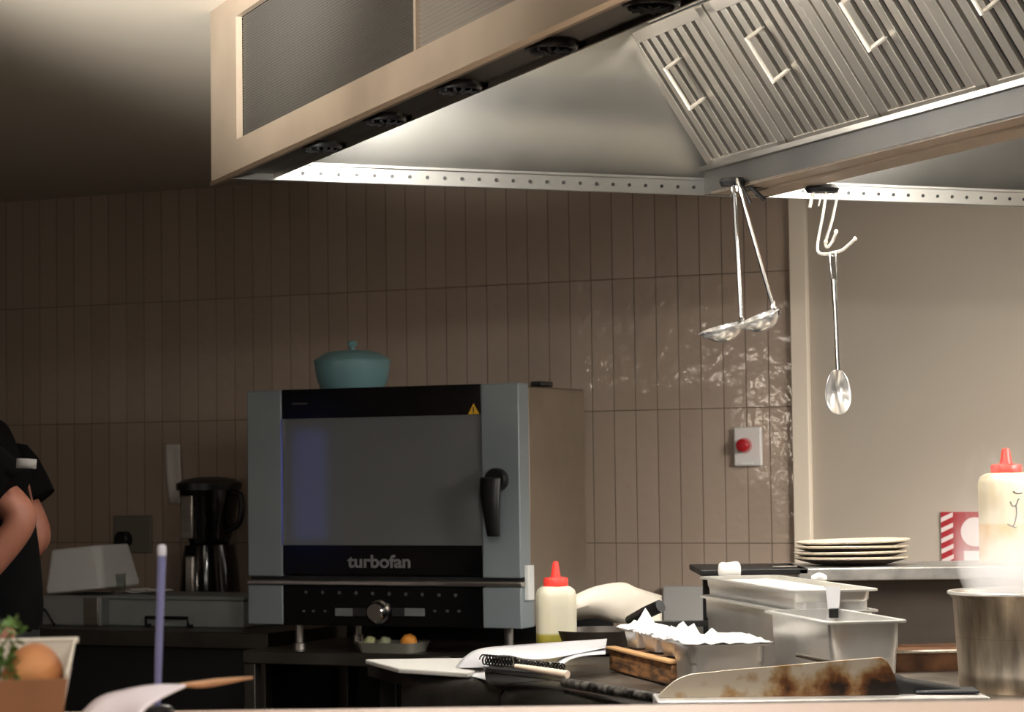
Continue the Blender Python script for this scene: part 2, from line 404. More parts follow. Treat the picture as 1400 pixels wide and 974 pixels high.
# lamps inside the canopy
HLAMP = emit('hood_lamp_glow', (255, 251, 245), 330); HLAMP2 = emit('short_lamp_glow', (255, 250, 242), 1300)
for t, s0, s1, lab, lm, hy in ((tp + .15, se + .115, se + .19, 'short tube lamp inside the left cavity of the hood, by the bright end panel', HLAMP2, -1), (tp + .05, se + 1.0, se + 1.6, 'long tube lamp inside the left cavity of the hood', HLAMP, -1),
                       (tc2 + .10, se + .115, se + .19, 'short tube lamp inside the right cavity of the hood, beside the drip channel', HLAMP2, -1), (TW - tp - .05, se + 1.0, se + 1.6, 'long tube lamp inside the right cavity of the hood', HLAMP, 1)):
    g = thing('hood_lamp', lab, 'hood lamp', hw(t, (s0+s1)/2, ZL + (.085 if s1 - s0 > .3 else .10))); g.rotation_euler = (0, 0, math.atan2(HL.y, HL.x))
    bm = bmesh.new(); tube(bm, [(-(s1-s0)/2, 0, 0), ((s1-s0)/2, 0, 0)], .013, 12); obj('lamp_tube', bm, lm, g)
    if s1 - s0 > .3: obj('lamp_light_shield', B((-(s1 - s0)/2 - .012, hy*.0, .042), (.004, .09, .095)), WHITEPL, g, smooth=False)  # unseen plate added to keep long lamp light off the end panel
    obj('lamp_housing', B((0, hy*.026, 0), (s1 - s0 + .03, .02, .03)), WHITEPL, g, bevel=.003)

# ------------------------------------------------------------------ oven
o1 = on_pl(338, 700, WN, WN*OVC); o2 = on_pl(711, 700, WN, WN*OVC)
obz = on_pl(525, 857, WN, WN*OVC).z; otz = on_pl(525, 529, WN, WN*OVC).z
OW = (o2 - o1).length; OH = otz - obz
print('oven', OW, OH, obz, otz)
oven = thing('convection_oven', 'grey convection oven with dark glass door and black control panel against the tiled wall', 'oven', V((o1.x, o1.y, obz)), -AW)
OM = M.Translation(V((o1.x, o1.y, obz))) @ M.Rotation(-AW, 4, 'Z'); OMI = OM.inverted()
def of(px, py, dep=0):                     # pixel on the oven front -> local x, z
    q = OMI @ on_pl(px, py, WN, WN*(OVC + dep)); return q.x, q.z
zs = of(525, 793)[1]
ODP = .43
bm = bx(.004, OW - .006, .07, ODP, 0, OH - .006); obj('oven_body', bm, OVSIDE, oven, bevel=.006)
bm = bmesh.new()
gx0, gx1 = of(385, 660)[0], of(658, 660)[0]; gz_1, gz_0 = of(520, 570)[1], of(520, 746)[1]
# door: grey stiles left and right, black bands, glass
bm = bx(0, gx0, 0, .06, zs + .006, OH); obj('door_stile', bm, GRAYOV, oven, bevel=.004)
bm = bx(gx1, OW, 0, .06, zs + .006, OH); obj('door_stile', bm, GRAYOV, oven, bevel=.004)
bm = bx(gx0, gx1, .003, .06, gz_1, OH); obj('door_header', bm, BLACKG, oven, bevel=.002)
bm = bx(gx0, gx1, .003, .06, zs + .012, gz_0); obj('door_footer', bm, BLACKG, oven, bevel=.002)
GLASS = mat('oven_glass', (108, 110, 110), .05, 0, spec=.6)  # grey base colour stands in for a hazy reflection of the room
bm = bx(gx0, gx1, .006, .05, gz_0, gz_1); obj('door_glass', bm, GLASS, oven, smooth=False)
bm = bx(gx0 - .002, gx0 + .004, .0, .01, gz_0, gz_1); obj('glass_trim', bm, CHROME, oven, smooth=False)
bm = bx(0, OW + .004, -.004, .05, zs - .016, zs - .003); obj('door_sill', bm, STEEL, oven, bevel=.003)
bm = bx(.004, OW + .002, .010, .06, zs - .003, zs + .008); obj('seam_gap', bm, BLACKM, oven, smooth=False)
bm = bx(0, gx0, 0, .08, 0, zs - .017); obj('control_end', bm, GRAYOV, oven, bevel=.003)
bm = bx(gx1, OW, 0, .08, 0, zs - .017); obj('control_end', bm, GRAYOV, oven, bevel=.003)
cpn = obj('control_panel', bx(gx0, gx1, .003, .08, 0, zs - .017), BLACKG, oven, bevel=.002)
# knob
kx, kz = of(518, 837)
bm = bmesh.new(); lathe(bm, [(.031, 0), (.031, .004), (.026, .008), (.024, .026), (.021, .030)], 32, False, True, M.Translation((kx, .003, kz)) @ M.Rotation(PI/2, 4, 'X'))
kn = obj('control_knob', bm, CHROME, cpn)
for xa, xb in ((458, 482), (483, 500), (536, 552), (553, 580)):
    a = of(xa, 832); b_ = of(xb, 843); obj('display_window', bx(a[0], b_[0], .0, .005, b_[1], a[1]), mat('display_grey', (110, 112, 112), .4) if xa in (458, 553) else mat('display_dark', (36, 36, 38), .3), cpn, smooth=False)
SYM = mat('symbol_grey', (72, 72, 72), .6)
for i in range(10):
    x, z = of(418 + i * 22.7, 810 + i * .5); obj('control_symbol', B((x, .002, z), (.008, .003, .008), M.Rotation(R(45 * (i % 2)), 3, 'Y')), SYM, cpn, smooth=False)
for px in (415, 428, 444, 594, 611, 627):
    x, z = of(px, 836); obj('control_symbol', B((x, .002, z), (.007, .003, .006)), SYM, cpn, smooth=False)
lx, lz = of(518, 769)
text('brand_lettering', 'turbofan', GREYTXT, oven, (lx, .002, lz), (PI/2, 0, 0), .046, .0012, 1.18)
lx, lz = of(409, 551); text('model_lettering', '-----', mat('dim_lettering', (60, 60, 62), .5), oven, (lx, .002, lz), (PI/2, 0, 0), .03, .001)
ax, az = of(647, 560)
bm = bmesh.new(); loft(bm, [[V((ax + .018*math.sin(2*PI*k/3), y, az + .018*math.cos(2*PI*k/3) - .003)) for k in range(3)] for y in (.003, .001)])
wr = obj('warning_triangle', bm, YEL, oven, smooth=False)
bm = bmesh.new(); box(bm, (ax, .0005, az), (.003, .001, .012)); box(bm, (ax, .0005, az - .0085), (.003, .001, .003)); obj('exclamation_mark', bm, BLACK, wr, smooth=False)
# handle
a = of(681, 650); b_ = of(682, 738)
bm = bmesh.new()
for r_, yy in ((.0, 0),): pass
lathe(bm, [(.030, 0), (.031, .018), (.027, .026)], 28, True, True, M.Translation((a[0], 0, a[1] - .012)) @ M.Rotation(PI/2, 4, 'X'))
hd = obj('door_handle', bm, BLACK, oven)
bm = bmesh.new()
pts = [V((a[0] - .004, -.035, a[1] - .005)), V((a[0] - .004, -.040, a[1] - .05)), V((a[0], -.040, b_[1] + .06)), V((b_[0], -.030, b_[1] + .008))]
loops = []
for p, w in zip(pts, (.030, .029, .023, .017)):
    loops.append([q + p for q in [V((w*math.cos(2*PI*k/16), .013*math.sin(2*PI*k/16), 0)) for k in range(16)]])
loft(bm, loops); obj('handle_grip', bm, BLACK, hd, bevel=.004)
obj('side_latch', bx(OW + .0, OW + .012, .02, .055, of(711, 822)[1], of(711, 774)[1]), WHITEPL, oven, bevel=.002)
bm = bmesh.new(); box(bm, (OW*.955, .22, OH + .003), (.035, .07, .014)); obj('flue_cap', bm, BLACK, oven, bevel=.004)
for x, y in ((.13, .05), (OW - .06, .05), (.13, ODP - .06), (OW - .06, ODP - .06)):
    bm = bmesh.new(); lathe(bm, [(.012, 0), (.012, -.05), (.018, -.052), (.018, -.068)], 16, True, True, M.Translation((x, y, 0))); obj('foot', bm, STEEL, oven)
# stand below
stz = obz - .068
st = thing('oven_stand', 'dark steel stand carrying the convection oven', 'stand', V((o1.x, o1.y, 0)) + WN*.0, -AW)
bm = bx(.0, OW + .02, -.03, ODP + .1, stz - .035, stz); obj('stand_top', bm, STEELD, st, bevel=.003)
for x in (.02, OW):
    for y in (-.01, ODP + .06):
        obj('leg', bx(x - .017, x + .017, y - .017, y + .017, 0, stz - .035), STEELD, st, bevel=.002)
obj('gap_shade_sheet', bx(.0, OW + .02, ODP + .105, ODP + .115, stz - .3, stz + .09), BLACKM, st, smooth=False)  # black sheet put in for the shade in the gap under the oven
obj('stand_shade_sheet', bx(.0, OW + .02, ODP + .09, ODP + .1, 0, stz - .035), BLACKM, st, smooth=False)  # black sheet standing in for shade below the stand top
obj('lower_shelf', bx(0, OW, -.01, ODP + .06, .25, .28), STEELD, st, bevel=.002)
for z in (.42, .58): obj('tray_runner', bx(.01, OW, -.008, .006, z, z + .02), STEELD, st, smooth=False)
# produce tub on the stand under the oven
q = on_pl(538, 893, WN, WN*(OVC + .04)); q = V((q.x, q.y, stz))
tub = thing('produce_tub', 'pale low tub in the dark gap under the oven', 'tub', q, -AW)
bm = bmesh.new(); loft(bm, [rrect(.15, .10, .015, .0), rrect(.17, .12, .02, .026), rrect(.166, .116, .02, .026), rrect(.146, .096, .015, .004)]); obj('tub_shell', bm, mat('dull_tub', (120, 118, 108), .5), tub)
for dx, col, r_, nm, lab in ((-.07, (150, 150, 110), .018, 'lettuce_heart', 'pale green vegetable at the left of the tub under the oven'), (-.025, (130, 132, 104), .018, 'lettuce_heart', 'pale green vegetable in the middle of the tub under the oven'), (.045, (214, 140, 50), .022, 'orange', 'orange round fruit in the tub under the oven')):
    bm = bmesh.new(); bmesh.ops.create_icosphere(bm, subdivisions=3, radius=r_)
    for v in bm.verts: v.co *= 1 + .08 * math.sin(v.co.x * 300) * math.cos(v.co.z * 260)
    o = obj(nm, bm, mat('veg_%d' % int(dx*1000), col, .6), loc=q + WT*dx + V((0, 0, .004 + r_*1.0))); tag(o, lab, 'vegetable' if nm != 'orange' else 'fruit')

# lidded pot on the oven
p = at_y(482, 527, on_pl(482, 527, WN, WN*(OVC + .17)).y); pz = OM.translation.z + OH - .006
p = V((p.x, p.y, pz)); sc = p.y / F
pot = thing('lidded_pot', 'small teal lidded pot standing on top of the convection oven', 'pot', p)
r_ = 53 * sc
bm = bmesh.new(); lathe(bm, [(r_*.72, 0), (r_*.80, .004), (r_*.92, .035), (r_*.97, .065), (r_*.98, .082), (r_*.94, .082), (r_*.90, .05), (r_*.7, .006)], 40); obj('pot_body', bm, TEAL, pot)
bm = bmesh.new(); lathe(bm, [(r_*1.0, .082), (r_*1.01, .086), (r_*.9, .094), (r_*.72, .106), (r_*.5, .112), (r_*.2, .114), (.008, .115), (.007, .122), (.013, .128), (.014, .134), (.009, .140), (.002, .142)], 40); obj('pot_lid', bm, TEAL, pot)

# ------------------------------------------------------------------ benches along the tiled wall
BZ = on_pl(150, 862, WN, WN*BENC).z
BL = wloc(on_wall(-300, 800)).x
xo1 = (o1.dot(WT)); xo2 = o2.dot(WT)
def bench(name, x0, x1, label, yf):
    b = thing(name, label, 'bench', WN*WALC + WT*x0, -AW); W = x1 - x0
    yb = -.012
    obj('bench_top', bx(0, W, yf, yb, BZ - .045, BZ), STEELD, b, bevel=.004)
    obj('upstand', bx(0, W, yb - .015, yb - .001, BZ, BZ + .105 if yf > -.6 else BZ + .05), mat('upstand_steel_%d' % (yf > -.6), (206, 204, 200), .5, .45) if yf > -.6 else STEEL, b, bevel=.003)
    n = max(2, int(W / 1.2) + 1)
    for i in range(n):
        for y in (yf + .04, yb - .05):
            x = .04 + (W - .08) * i / (n - 1); obj('leg', bx(x - .018, x + .018, y - .018, y + .018, 0, BZ - .045), STEELD, b, bevel=.002)
    obj('undershelf', bx(0, W, yf + .03, yb - .03, .3, .33), STEELD, b, bevel=.002)
    obj('bench_shade_sheet', bx(.0, W, yb - .03, yb - .015, .0, BZ - .045), BLACKM, b, smooth=False)  # black sheet put in for the shade under the bench
    if yf < -.6: obj('front_shade_sheet', bx(.03, W - .03, yf + .05, yf + .065, .08, BZ - .045), mat('bench_shade_black', (20, 20, 20), .5), b, smooth=False)  # front black sheet, also standing in for under-bench shade
    return b
bench('prep_bench', BL, xo1 - .02, 'dark steel prep bench left of the oven stand', BENC - WALC)
bench('side_bench', xo2 + .06, wloc(on_wall(1500, 800)).x, 'steel bench with light upstand right of the oven', -.50)

def bthing(name, label, cat, px, py, dep, z=None):      # on the bench, dep behind its front edge
    q = on_pl(px, py, WN, WN*(BENC + dep)); return wthing(name, label, cat, V((q.x, q.y, BZ if z is None else z)))
def wpx(px, dep): return on_pl(px, 800, WN, WN*(BENC + dep)).dot(WT)
# steel lidded box with handle
def span(x0, x1, dep): return wpx(x1, dep) - wpx(x0, dep)
d0 = .16
bxh = on_pl(240, 815, WN, WN*(BENC + d0)).z - BZ
t = bthing('steel_food_box', 'long grey steel box with a dark pull handle on the prep bench', 'box', 147, 840, d0)
W = span(147, 333, d0)
obj('box_body', bx(0, W, 0, .22, 0, bxh - .012), mat('dull_grey_steel', (152, 158, 156), .5, .2, var=.08), t, bevel=.006)
obj('box_lid', bx(-.004, W + .004, -.004, .224, bxh - .012, bxh), mat('dull_lid_steel', (140, 146, 144), .5, .2), t, bevel=.003)
xa, xb = span(147, 205, d0), span(147, 262, d0)
bm = bmesh.new(); tube(bm, [(xa, 0, .005), (xa, -.02, .006), (xa, -.022, .028), (xb, -.022, .028), (xb, -.02, .006), (xb, 0, .005)], .005, 8); obj('pull_handle', bm, BLACK, t)
boxtop = BZ + bxh
# papers on the box
q = on_pl(196, 812, WN, WN*(BENC + d0 + .1)); 
for i, (dx, rz) in enumerate(((-.02, .1), (.02, -.15))):
    bm = bmesh.new(); G = 6
    rows = [[V((-.06 + .12*i_/G, -.04 + .08*j/G, .002*i + .006*math.sin(i_*.9 + i)**2)) for i_ in range(G + 1)] for j in range(G + 1)]
    loft(bm, rows, closed=False)
    o = obj('paper_slip', bm, WHITEP, solid=.0015, loc=V((q.x, q.y, boxtop + .003 + .004*i)) + WT*dx, rot=(0, 0, -AW + rz)); tag(o, ('lower' if i == 0 else 'upper') + ' white paper slip lying on the long grey steel box', 'paper')
# small glass
q = on_pl(162, 808, WN, WN*(BENC + d0 + .06))
bm = bmesh.new(); lathe(bm, [(.016, 0), (.020, .0), (.022, .06), (.0205, .06), (.0185, .004)], 24, True, True)
o = obj('small_glass', bm, mat('clear_glass', (235, 240, 240), .05, trans=1), loc=(q.x, q.y, boxtop)); tag(o, 'small clear glass on the left end of the long grey steel box', 'glass')
# appliance with white lid
t = bthing('vacuum_sealer', 'small grey appliance with a tilted white lid beside the person', 'appliance', 57, 840, .12)
W = span(57, 138, .12); H = on_pl(100, 815, WN, WN*(BENC + .12)).z - BZ
obj('sealer_body', bx(0, W, 0, .22, 0, H), mat('sealer_grey', (150, 152, 152), .5, .2), t, bevel=.008)
obj('body_trim', bx(W*.72, W*.96, -.004, .01, .004, H - .004), STEEL, t, bevel=.002)
bm = bmesh.new(); tube(bm, bez([(.01, -.02, .02), (.03, -.03, .05), (.055, -.03, .02), (.06, -.02, .004)], 6), .004, 8); obj('power_cord', bm, BLACK, t)
LH = on_pl(100, 755, WN, WN*(BENC + .12)).z - BZ - H
bm = bmesh.new(); loft(bm, [rrect(W*.98, .2, .02, 0), rrect(W*1.0, .2, .02, .015), rrect(W*.86, .17, .03, LH)])
obj('sealer_lid', bm, mat('lid_white', (238, 240, 238), .5), t, loc=(W*.5, .11, H + .012), rot=(0, R(-5), 0), bevel=.006)
# blender machine standing behind the box
dbl = .52
t = bthing('kitchen_blender', 'black kitchen blender with steel jug beside the oven', 'blender', 287, 800, dbl)
q = on_pl(287, 652, WN, WN*(BENC + dbl)); HB = q.z - BZ; sc = q.y / F
zj = on_pl(287, 745, WN, WN*(BENC + dbl)).z - BZ
def oval(rx, ry, z, n=32): return [V((rx*math.cos(2*PI*k/n), ry*math.sin(2*PI*k/n), z)) for k in range(n)]
bm = bmesh.new(); u = 42 * sc
loft(bm, [oval(u*.95, .10, 0), oval(u*.98, .105, .05), oval(u*.85, .095, zj - .05), oval(u*.75, .085, zj)]); obj('motor_base', bm, BLACKG, t)
obj('base_plate', bx(-u*.22, u*.12, -.108, -.08, .06, zj - .03), STEEL, t, bevel=.006)
bm = bmesh.new(); loft(bm, [oval(u*.55, .075, zj), oval(u*.66, .085, zj + .03), oval(u*.88, .105, HB - .06), oval(u*.9, .107, HB - .04)]); obj('jug', bm, BLACKG, t)
bm = bmesh.new(); loft(bm, [[V((u*a*.98, -.112, z)) for a, z in ((-.34, zj+.02), (.12, zj+.02), (.12, HB-.055), (-.34, HB-.055))], [V((u*a*.8, -.07, z)) for a, z in ((-.34, zj+.02), (.12, zj+.02), (.12, HB-.055), (-.34, HB-.055))]]); obj('jug_reflection_strip', bm, STEEL, t, bevel=.004)  # steel strip standing in for the bright reflection on the jug
bm = bmesh.new(); loft(bm, [oval(u*.98, .115, HB - .04), oval(u*1.0, .115, HB - .02), oval(u*.8, .09, HB - .008), oval(u*.3, .03, HB)]); obj('jug_lid', bm, BLACK, t)
bm = bmesh.new(); tube(bm, bez([(u*.8, 0, HB - .05), (u*1.2, 0, HB - .06), (u*1.15, 0, zj + .07), (u*.65, 0, zj + .04)], 8), .010, 10); obj('jug_handle', bm, BLACK, t)
# socket, notice, switch on the wall
def wplate(name, label, cat, x0, y0, x1, y1, mt, th=.012):
    a = wloc(on_wall(x0, y1)); b_ = wloc(on_wall(x1, y0))
    t = wthing(name, label, cat, WLM @ V((a.x, -.001, a.z))); w, h = b_.x - a.x, b_.z - a.z
    return t, w, h
t, w, h = wplate('wall_socket', 'dull socket plate with a round black plug on the tiled wall', 'socket', 157, 705, 209, 756, None)
obj('socket_plate', bx(0, w, -.010, 0, 0, h), mat('dull_socket', (116, 110, 100), .5), t, bevel=.004)
bm = bmesh.new(); lathe(bm, [(.026, 0), (.026, .03), (.02, .036)], 24, True, True, M.Translation((w*.34, -.009, h*.36)) @ M.Rotation(PI/2, 4, 'X')); obj('plug', bm, BLACK, t)
a = on_wall(241, 648); hgt = on_wall(241, 608).z - on_wall(241, 688).z
bm = bmesh.new(); W = .055
rows = [[V((-W/2 + W*i/6 + .012*(.5 - j/8), -.004 - .012*math.sin(j/8*PI)*abs(i/6 - .5) - (.02*(1 - j/3) if j < 3 else 0)*(i/6), -hgt/2 + hgt*j/8)) for i in range(7)] for j in range(9)]
loft(bm, rows, closed=False); o = obj('paper_notice', bm, mat('grey_notice', (214, 210, 202), .8), solid=.001, loc=a - WN*.006, rot=(0, 0, -AW)); tag(o, 'narrow white paper notice on the dark tiled wall above the blender', 'paper')
t, w, h = wplate('emergency_switch', 'white switch plate with a round red button on the tiled wall', 'switch', 1006, 584, 1043, 638, None)
obj('switch_plate', bx(0, w, -.016, 0, 0, h), mat('switch_white', (216, 210, 204), .4), t, bevel=.005)
bm = bmesh.new(); lathe(bm, [(.022, 0), (.022, .003)], 28, True, True, M.Translation((w*.42, -.016, h*.53)) @ M.Rotation(PI/2, 4, 'X')); obj('button_collar', bm, mat('pink_collar', (196, 150, 148), .5), t)
bm = bmesh.new(); lathe(bm, [(.016, 0), (.016, .012), (.019, .016), (.017, .024), (.008, .027)], 28, True, True, M.Translation((w*.42, -.018, h*.53)) @ M.Rotation(PI/2, 4, 'X')); obj('red_button', bm, mat('button_red', (168, 28, 36), .3), t)
bm = B((w*.5, -.017, h*.07), (w*.4, .004, .006)); obj('plate_tab', bm, WHITEPL, t)
# red and white sign on the painted wall
t, w, h = wplate('safety_sign', 'red and white hatched safety sign on the beige wall behind the steam', 'sign', 1288, 700, 1362, 772, None)
h *= 1.0; bd = w*.22
obj('sign_board', bx(0, w, -.002, .004, 0, h), SIGNRED, t, smooth=False)
bm = bmesh.new()
n = 5
for side in (0, 1):
    for k in range(n):
        z0 = h*k/n; x0 = .0 if side == 0 else w - bd
        loft(bm, [[V((x0, y, z0)), V((x0 + bd, y, z0 + h/n*.55)), V((x0 + bd, y, z0 + h/n*.98)), V((x0, y, z0 + h/n*.45))] for y in (-.002, -.0026)])
obj('white_hatching', bm, mat('sign_white', (214, 200, 196), .5), t, smooth=False)
bm = bmesh.new(); lathe(bm, [(w*.26, 0), (w*.26, .001)], 32, True, True, M.Translation((w*.62, -.002, h*.62)) @ M.Rotation(PI/2, 4, 'X'))
box(bm, (w*.62, -.0025, h*.16), (w*.42, .001, h*.2)); obj('white_emblem', bm, bpy.data.materials['sign_white'], t, smooth=False)

# ------------------------------------------------------------------ cooking range
ZR = .98
P1 = on_z(548, 919, ZR); P2 = on_z(900, 963, ZR); dl = (P2 - P1).normalized()
P3 = P2 + dl * .52
R1 = on_z(735, 893, ZR); R2 = on_z(1520, 888, ZR); P4 = V((R2.x + .1, P3.y, ZR))
rng = thing('cooking_range', 'black and steel cooking range under the hood crowded with pans', 'range', V((0, 0, 0)))
mid = P1 + (P2 - P1) * .42
def inset(a, n): return a + n
nl = V((-dl.y, dl.x, 0)); nl = nl if nl.x > 0 else -nl
def seg(a, b_): # bullnose unit with rounded edge along left side
    bm = bmesh.new(); prof = []
    for k in range(9):
        an = PI/2 * k / 8; prof.append((.035 - .035*math.sin(an), ZR - .035 + .035*math.cos(an)))
    prof = [(.12, ZR)] + prof + [(0, .75), (.12, .75)]
    loft(bm, [[V((P.x, P.y, 0)) + nl*u + V((0, 0, z)) for u, z in prof] for P in (a, b_)])
    return bm
obj('front_rail', seg(P1, mid - dl*.004), BLACKST, rng)
obj('front_rail', seg(mid + dl*.004, P3), BLACKST, rng)
bm = bmesh.new(); poly_prism(bm, [(P1 + nl*.05)[:2], (P3 + nl*.05)[:2], P4[:2], R2[:2], R1[:2]], .12, ZR - .012); obj('range_body', bm, BLACKM, rng, smooth=False)
TOPM = mat('range_top_steel', (120, 112, 102), .4, .85, var=.3, vscale=7, rvar=.15)
bm = bmesh.new(); poly_prism(bm, [(P1 + nl*.11)[:2], (P3 + nl*.11)[:2], P4[:2], R2[:2], R1[:2]], ZR - .012, ZR); obj('range_top', bm, TOPM, rng, smooth=False)
# griddle edge bar
ga1, gb1 = on_z(772, 934, ZR + .012), on_z(905, 956, ZR + .012)
bm = bmesh.new(); tube(bm, [ga1, gb1], .0085, 10)
obj('griddle_bar', bm, mat('speckled_bar', (150, 146, 140), .3, .7, rgb2=(36, 34, 32), vscale=60), rng)
for px in (150,): pass
for k in range(4):
    q = P1 + dl*(.18 + .2*k) - nl*.001; bm = bmesh.new()
    lathe(bm, [(.022, 0), (.020, .02), (.012, .022)], 20, True, True, M.Translation(V((q.x, q.y, .86))) @ V((-nl.x, -nl.y, 0)).to_track_quat('Z', 'Y').to_matrix().to_4x4()); obj('control_knob', bm, BLACK, rng)
obj('range_plinth', bx(P3.x + .1, R2.x - .1, P3.y + .1, R1.y - .05, 0, .12), BLACKM, rng, smooth=False)

# splash plate: upright scorched sheet with a rounded upper left corner
yS = 3.66; ZL2 = at_y(1060, 953, yS).z
lx0, lx1 = at_y(896, 953, yS).x, at_y(1345, 953, yS).x
obj('front_ledge', bx(lx0, lx1, yS - .05, yS + .075, ZR, ZL2), mat('bright_ledge_steel', (206, 202, 196), .4, .7, var=.15, vscale=20), rng, bevel=.003)
def spl(px, py): q = at_y(px, py, yS); return (q.x, q.z)
prof = [(900, 953), (901, 950), (910, 941), (921, 932), (932, 926), (944, 922), (1000, 916), (1085, 909), (1140, 904), (1205, 899), (1214, 905), (1224, 925), (1230, 952)]
P = [spl(*q) for q in prof]; zmin = min(p[1] for p in P); P = [(x, max(z, ZL2)) for x, z in P]; P[0] = (P[0][0], ZL2); P[-1] = (P[-1][0], ZL2)
def splash_mat():
    m = bpy.data.materials.new('stained_splash'); m.use_nodes = True; nt = m.node_tree; L = nt.links; b = nt.nodes['Principled BSDF']
    tcn = nt.nodes.new('ShaderNodeTexCoord'); sx = nt.nodes.new('ShaderNodeSeparateXYZ'); L.new(tcn.outputs['Generated'], sx.inputs[0])
    n = nt.nodes.new('ShaderNodeTexNoise'); n.inputs['Scale'].default_value = 26; n.inputs['Detail'].default_value = 6; L.new(tcn.outputs['Object'], n.inputs['Vector'])
    a = nt.nodes.new('ShaderNodeMath'); a.operation = 'MULTIPLY_ADD'; L.new(sx.outputs[0], a.inputs[0]); a.inputs[1].default_value = .55; a.inputs[2].default_value = -.22
    s = nt.nodes.new('ShaderNodeMath'); s.operation = 'ADD'; L.new(a.outputs[0], s.inputs[0]); L.new(n.outputs['Fac'], s.inputs[1])
    g = nt.nodes.new('ShaderNodeMath'); g.operation = 'MULTIPLY_ADD'; L.new(sx.outputs[2], g.inputs[0]); g.inputs[1].default_value = -.22; g.inputs[2].default_value = .08
    s2 = nt.nodes.new('ShaderNodeMath'); s2.operation = 'ADD'; L.new(s.outputs[0], s2.inputs[0]); L.new(g.outputs[0], s2.inputs[1])
    r = nt.nodes.new('ShaderNodeValToRGB'); e = r.color_ramp.elements
    e[0].position = .5; e[0].color = lin((178, 166, 148)); e[1].position = .86; e[1].color = lin((30, 20, 14))
    x = e.new(.62); x.color = lin((150, 122, 86)); x = e.new(.72); x.color = lin((108, 68, 34))
    L.new(s2.outputs[0], r.inputs[0]); L.new(r.outputs[0], b.inputs['Base Color'])
    b.inputs['Metallic'].default_value = .55; b.inputs['Roughness'].default_value = .45
    return m
bm = bmesh.new(); xprism(bm, P, yS, yS + .004, ax=1)
spt = obj('griddle_splash_plate', bm, splash_mat(), smooth=False, bevel=.0012); tag(spt, 'upright steel splash plate with rounded left corner and burnt brown stains', 'splash plate')
# wide spatula with black handle lying on the right of the plate
sp = thing('turning_spatula', 'black handled spatula leaning over the right end of the stained splash plate', 'spatula', at_y(1262, 953, yS + .03))
def lp(o, px, py, y): return at_y(px, py, y) - o.location
bm = bmesh.new(); tube(bm, [lp(sp, 1088, 896, yS + .035), lp(sp, 1150, 909, yS + .03), lp(sp, 1212, 927, yS + .03)], .0032, 8); obj('steel_shaft', bm, mat('dull_shaft', (90, 82, 74), .4, .8), sp)
tube(bm := bmesh.new(), [lp(sp, 1210, 926, yS + .03), lp(sp, 1220, 932, yS + .03), lp(sp, 1234, 941, yS + .03), lp(sp, 1268, 945, yS + .03), lp(sp, 1312, 949, yS + .03)], [.008, .014, .016, .015, .011], 12); obj('handle', bm, BLACK, sp)
bm = bmesh.new(); c0 = V((lp(sp, 1292, 950, yS + .03).x, .0, ZL2 + .002 - sp.location.z))
loft(bm, [[c0 + V((x, y, z)) for x, y in ((-.05, -.03), (.045, -.045), (.05, .03), (-.04, .035))] for z in (0, .004)])
obj('blade', bm, mat('dark_blade', (60, 62, 66), .35, .7), sp, bevel=.002)

# ---------------- pans
def pan(name, label, cat, loc, rz, w, l, dep, group=None, rim=.010, taper=.90, mt=PANSTEEL, step=.35):
    t = thing(name, label, cat, loc, rz, group)
    bm = bmesh.new(); r = min(w, l) * .14; b0 = taper
    s1 = dep * (1 - step)
    loops = [rrect(w*b0, l*(1 - (1 - b0)*w/l), r*.9, 0), rrect(w*(b0 + .03), l*(1 - (1 - b0)*w/l + .02), r, .006),
             rrect(w*(.955), l*(1 - .045*w/l), r, s1), rrect(w*.985, l*(1 - .015*w/l), r, s1 + .004), rrect(w, l, r, dep - .003),
             rrect(w + 2*rim, l + 2*rim, r + rim*.6, dep - .004), rrect(w + 2*rim, l + 2*rim, r + rim*.6, dep - .001), rrect(w + 2*rim - .002, l + 2*rim - .002, r + rim*.6, dep),
             rrect(w - .002, l - .002, r, dep), rrect(w*.98, l*(1 - .02*w/l), r, s1 + .004), rrect(w*.945, l*(1 - .055*w/l), r*.9, s1), rrect(w*(b0 + .01), l*(1 - (1 - b0)*w/l), r*.9, .008), rrect(w*b0*.9, l*.88, r*.8, .004)]
    loft(bm, loops); obj('pan_shell', bm, mt, t, angle=30)
    return t
PYAW = R(10.5)
Xp = V((math.cos(PYAW), math.sin(PYAW), 0)); Yp = V((-math.sin(PYAW), math.cos(PYAW), 0))
zA = EYE.z - .205; 
cA = on_z(1080, 808, zA); cAr = on_z(1193, 804, zA); wA = (cAr - cA).length - .02; far = on_z(968, 788, zA); lA = (far - cA).length - .02
print('panA', wA, lA, cA, far, zA)
zB = zA - .036
cenA = cA + Xp*(wA/2 + .01) + Yp*(lA/2 + .01)
depB = zB - ZR
panB = pan('gastronorm_pan', 'deep long steel pan at the bottom of the stack of two', 'food pan', V((cenA.x, cenA.y, ZR)) , PYAW, wA, lA, depB, 'steel food pans on the range')
panA = pan('gastronorm_pan', 'shallow steel pan nested on top of the stack, holding white lumps', 'food pan', V((cenA.x, cenA.y, zA - .062)), PYAW, wA - .006, lA - .006, .062, 'steel food pans on the range', rim=.013)
zCr = zA - .032
cC = on_z(1130, 851, zCr); cCr = on_z(1250, 851, zCr); wC = (cCr - cC).length - .02; lC = min(.33, (on_z(1076, 834, zCr) - cC).length)
cenC = cC + Xp*(wC/2 + .01) + Yp*(lC/2 + .01)
print('panC', wC, lC, cC)
panC = pan('gastronorm_pan', 'empty deep steel pan standing in front of the stacked pans', 'food pan', V((cenC.x, cenC.y, ZR)), PYAW, wC, lC, zCr - ZR, 'steel food pans on the range', rim=.012, taper=.86)
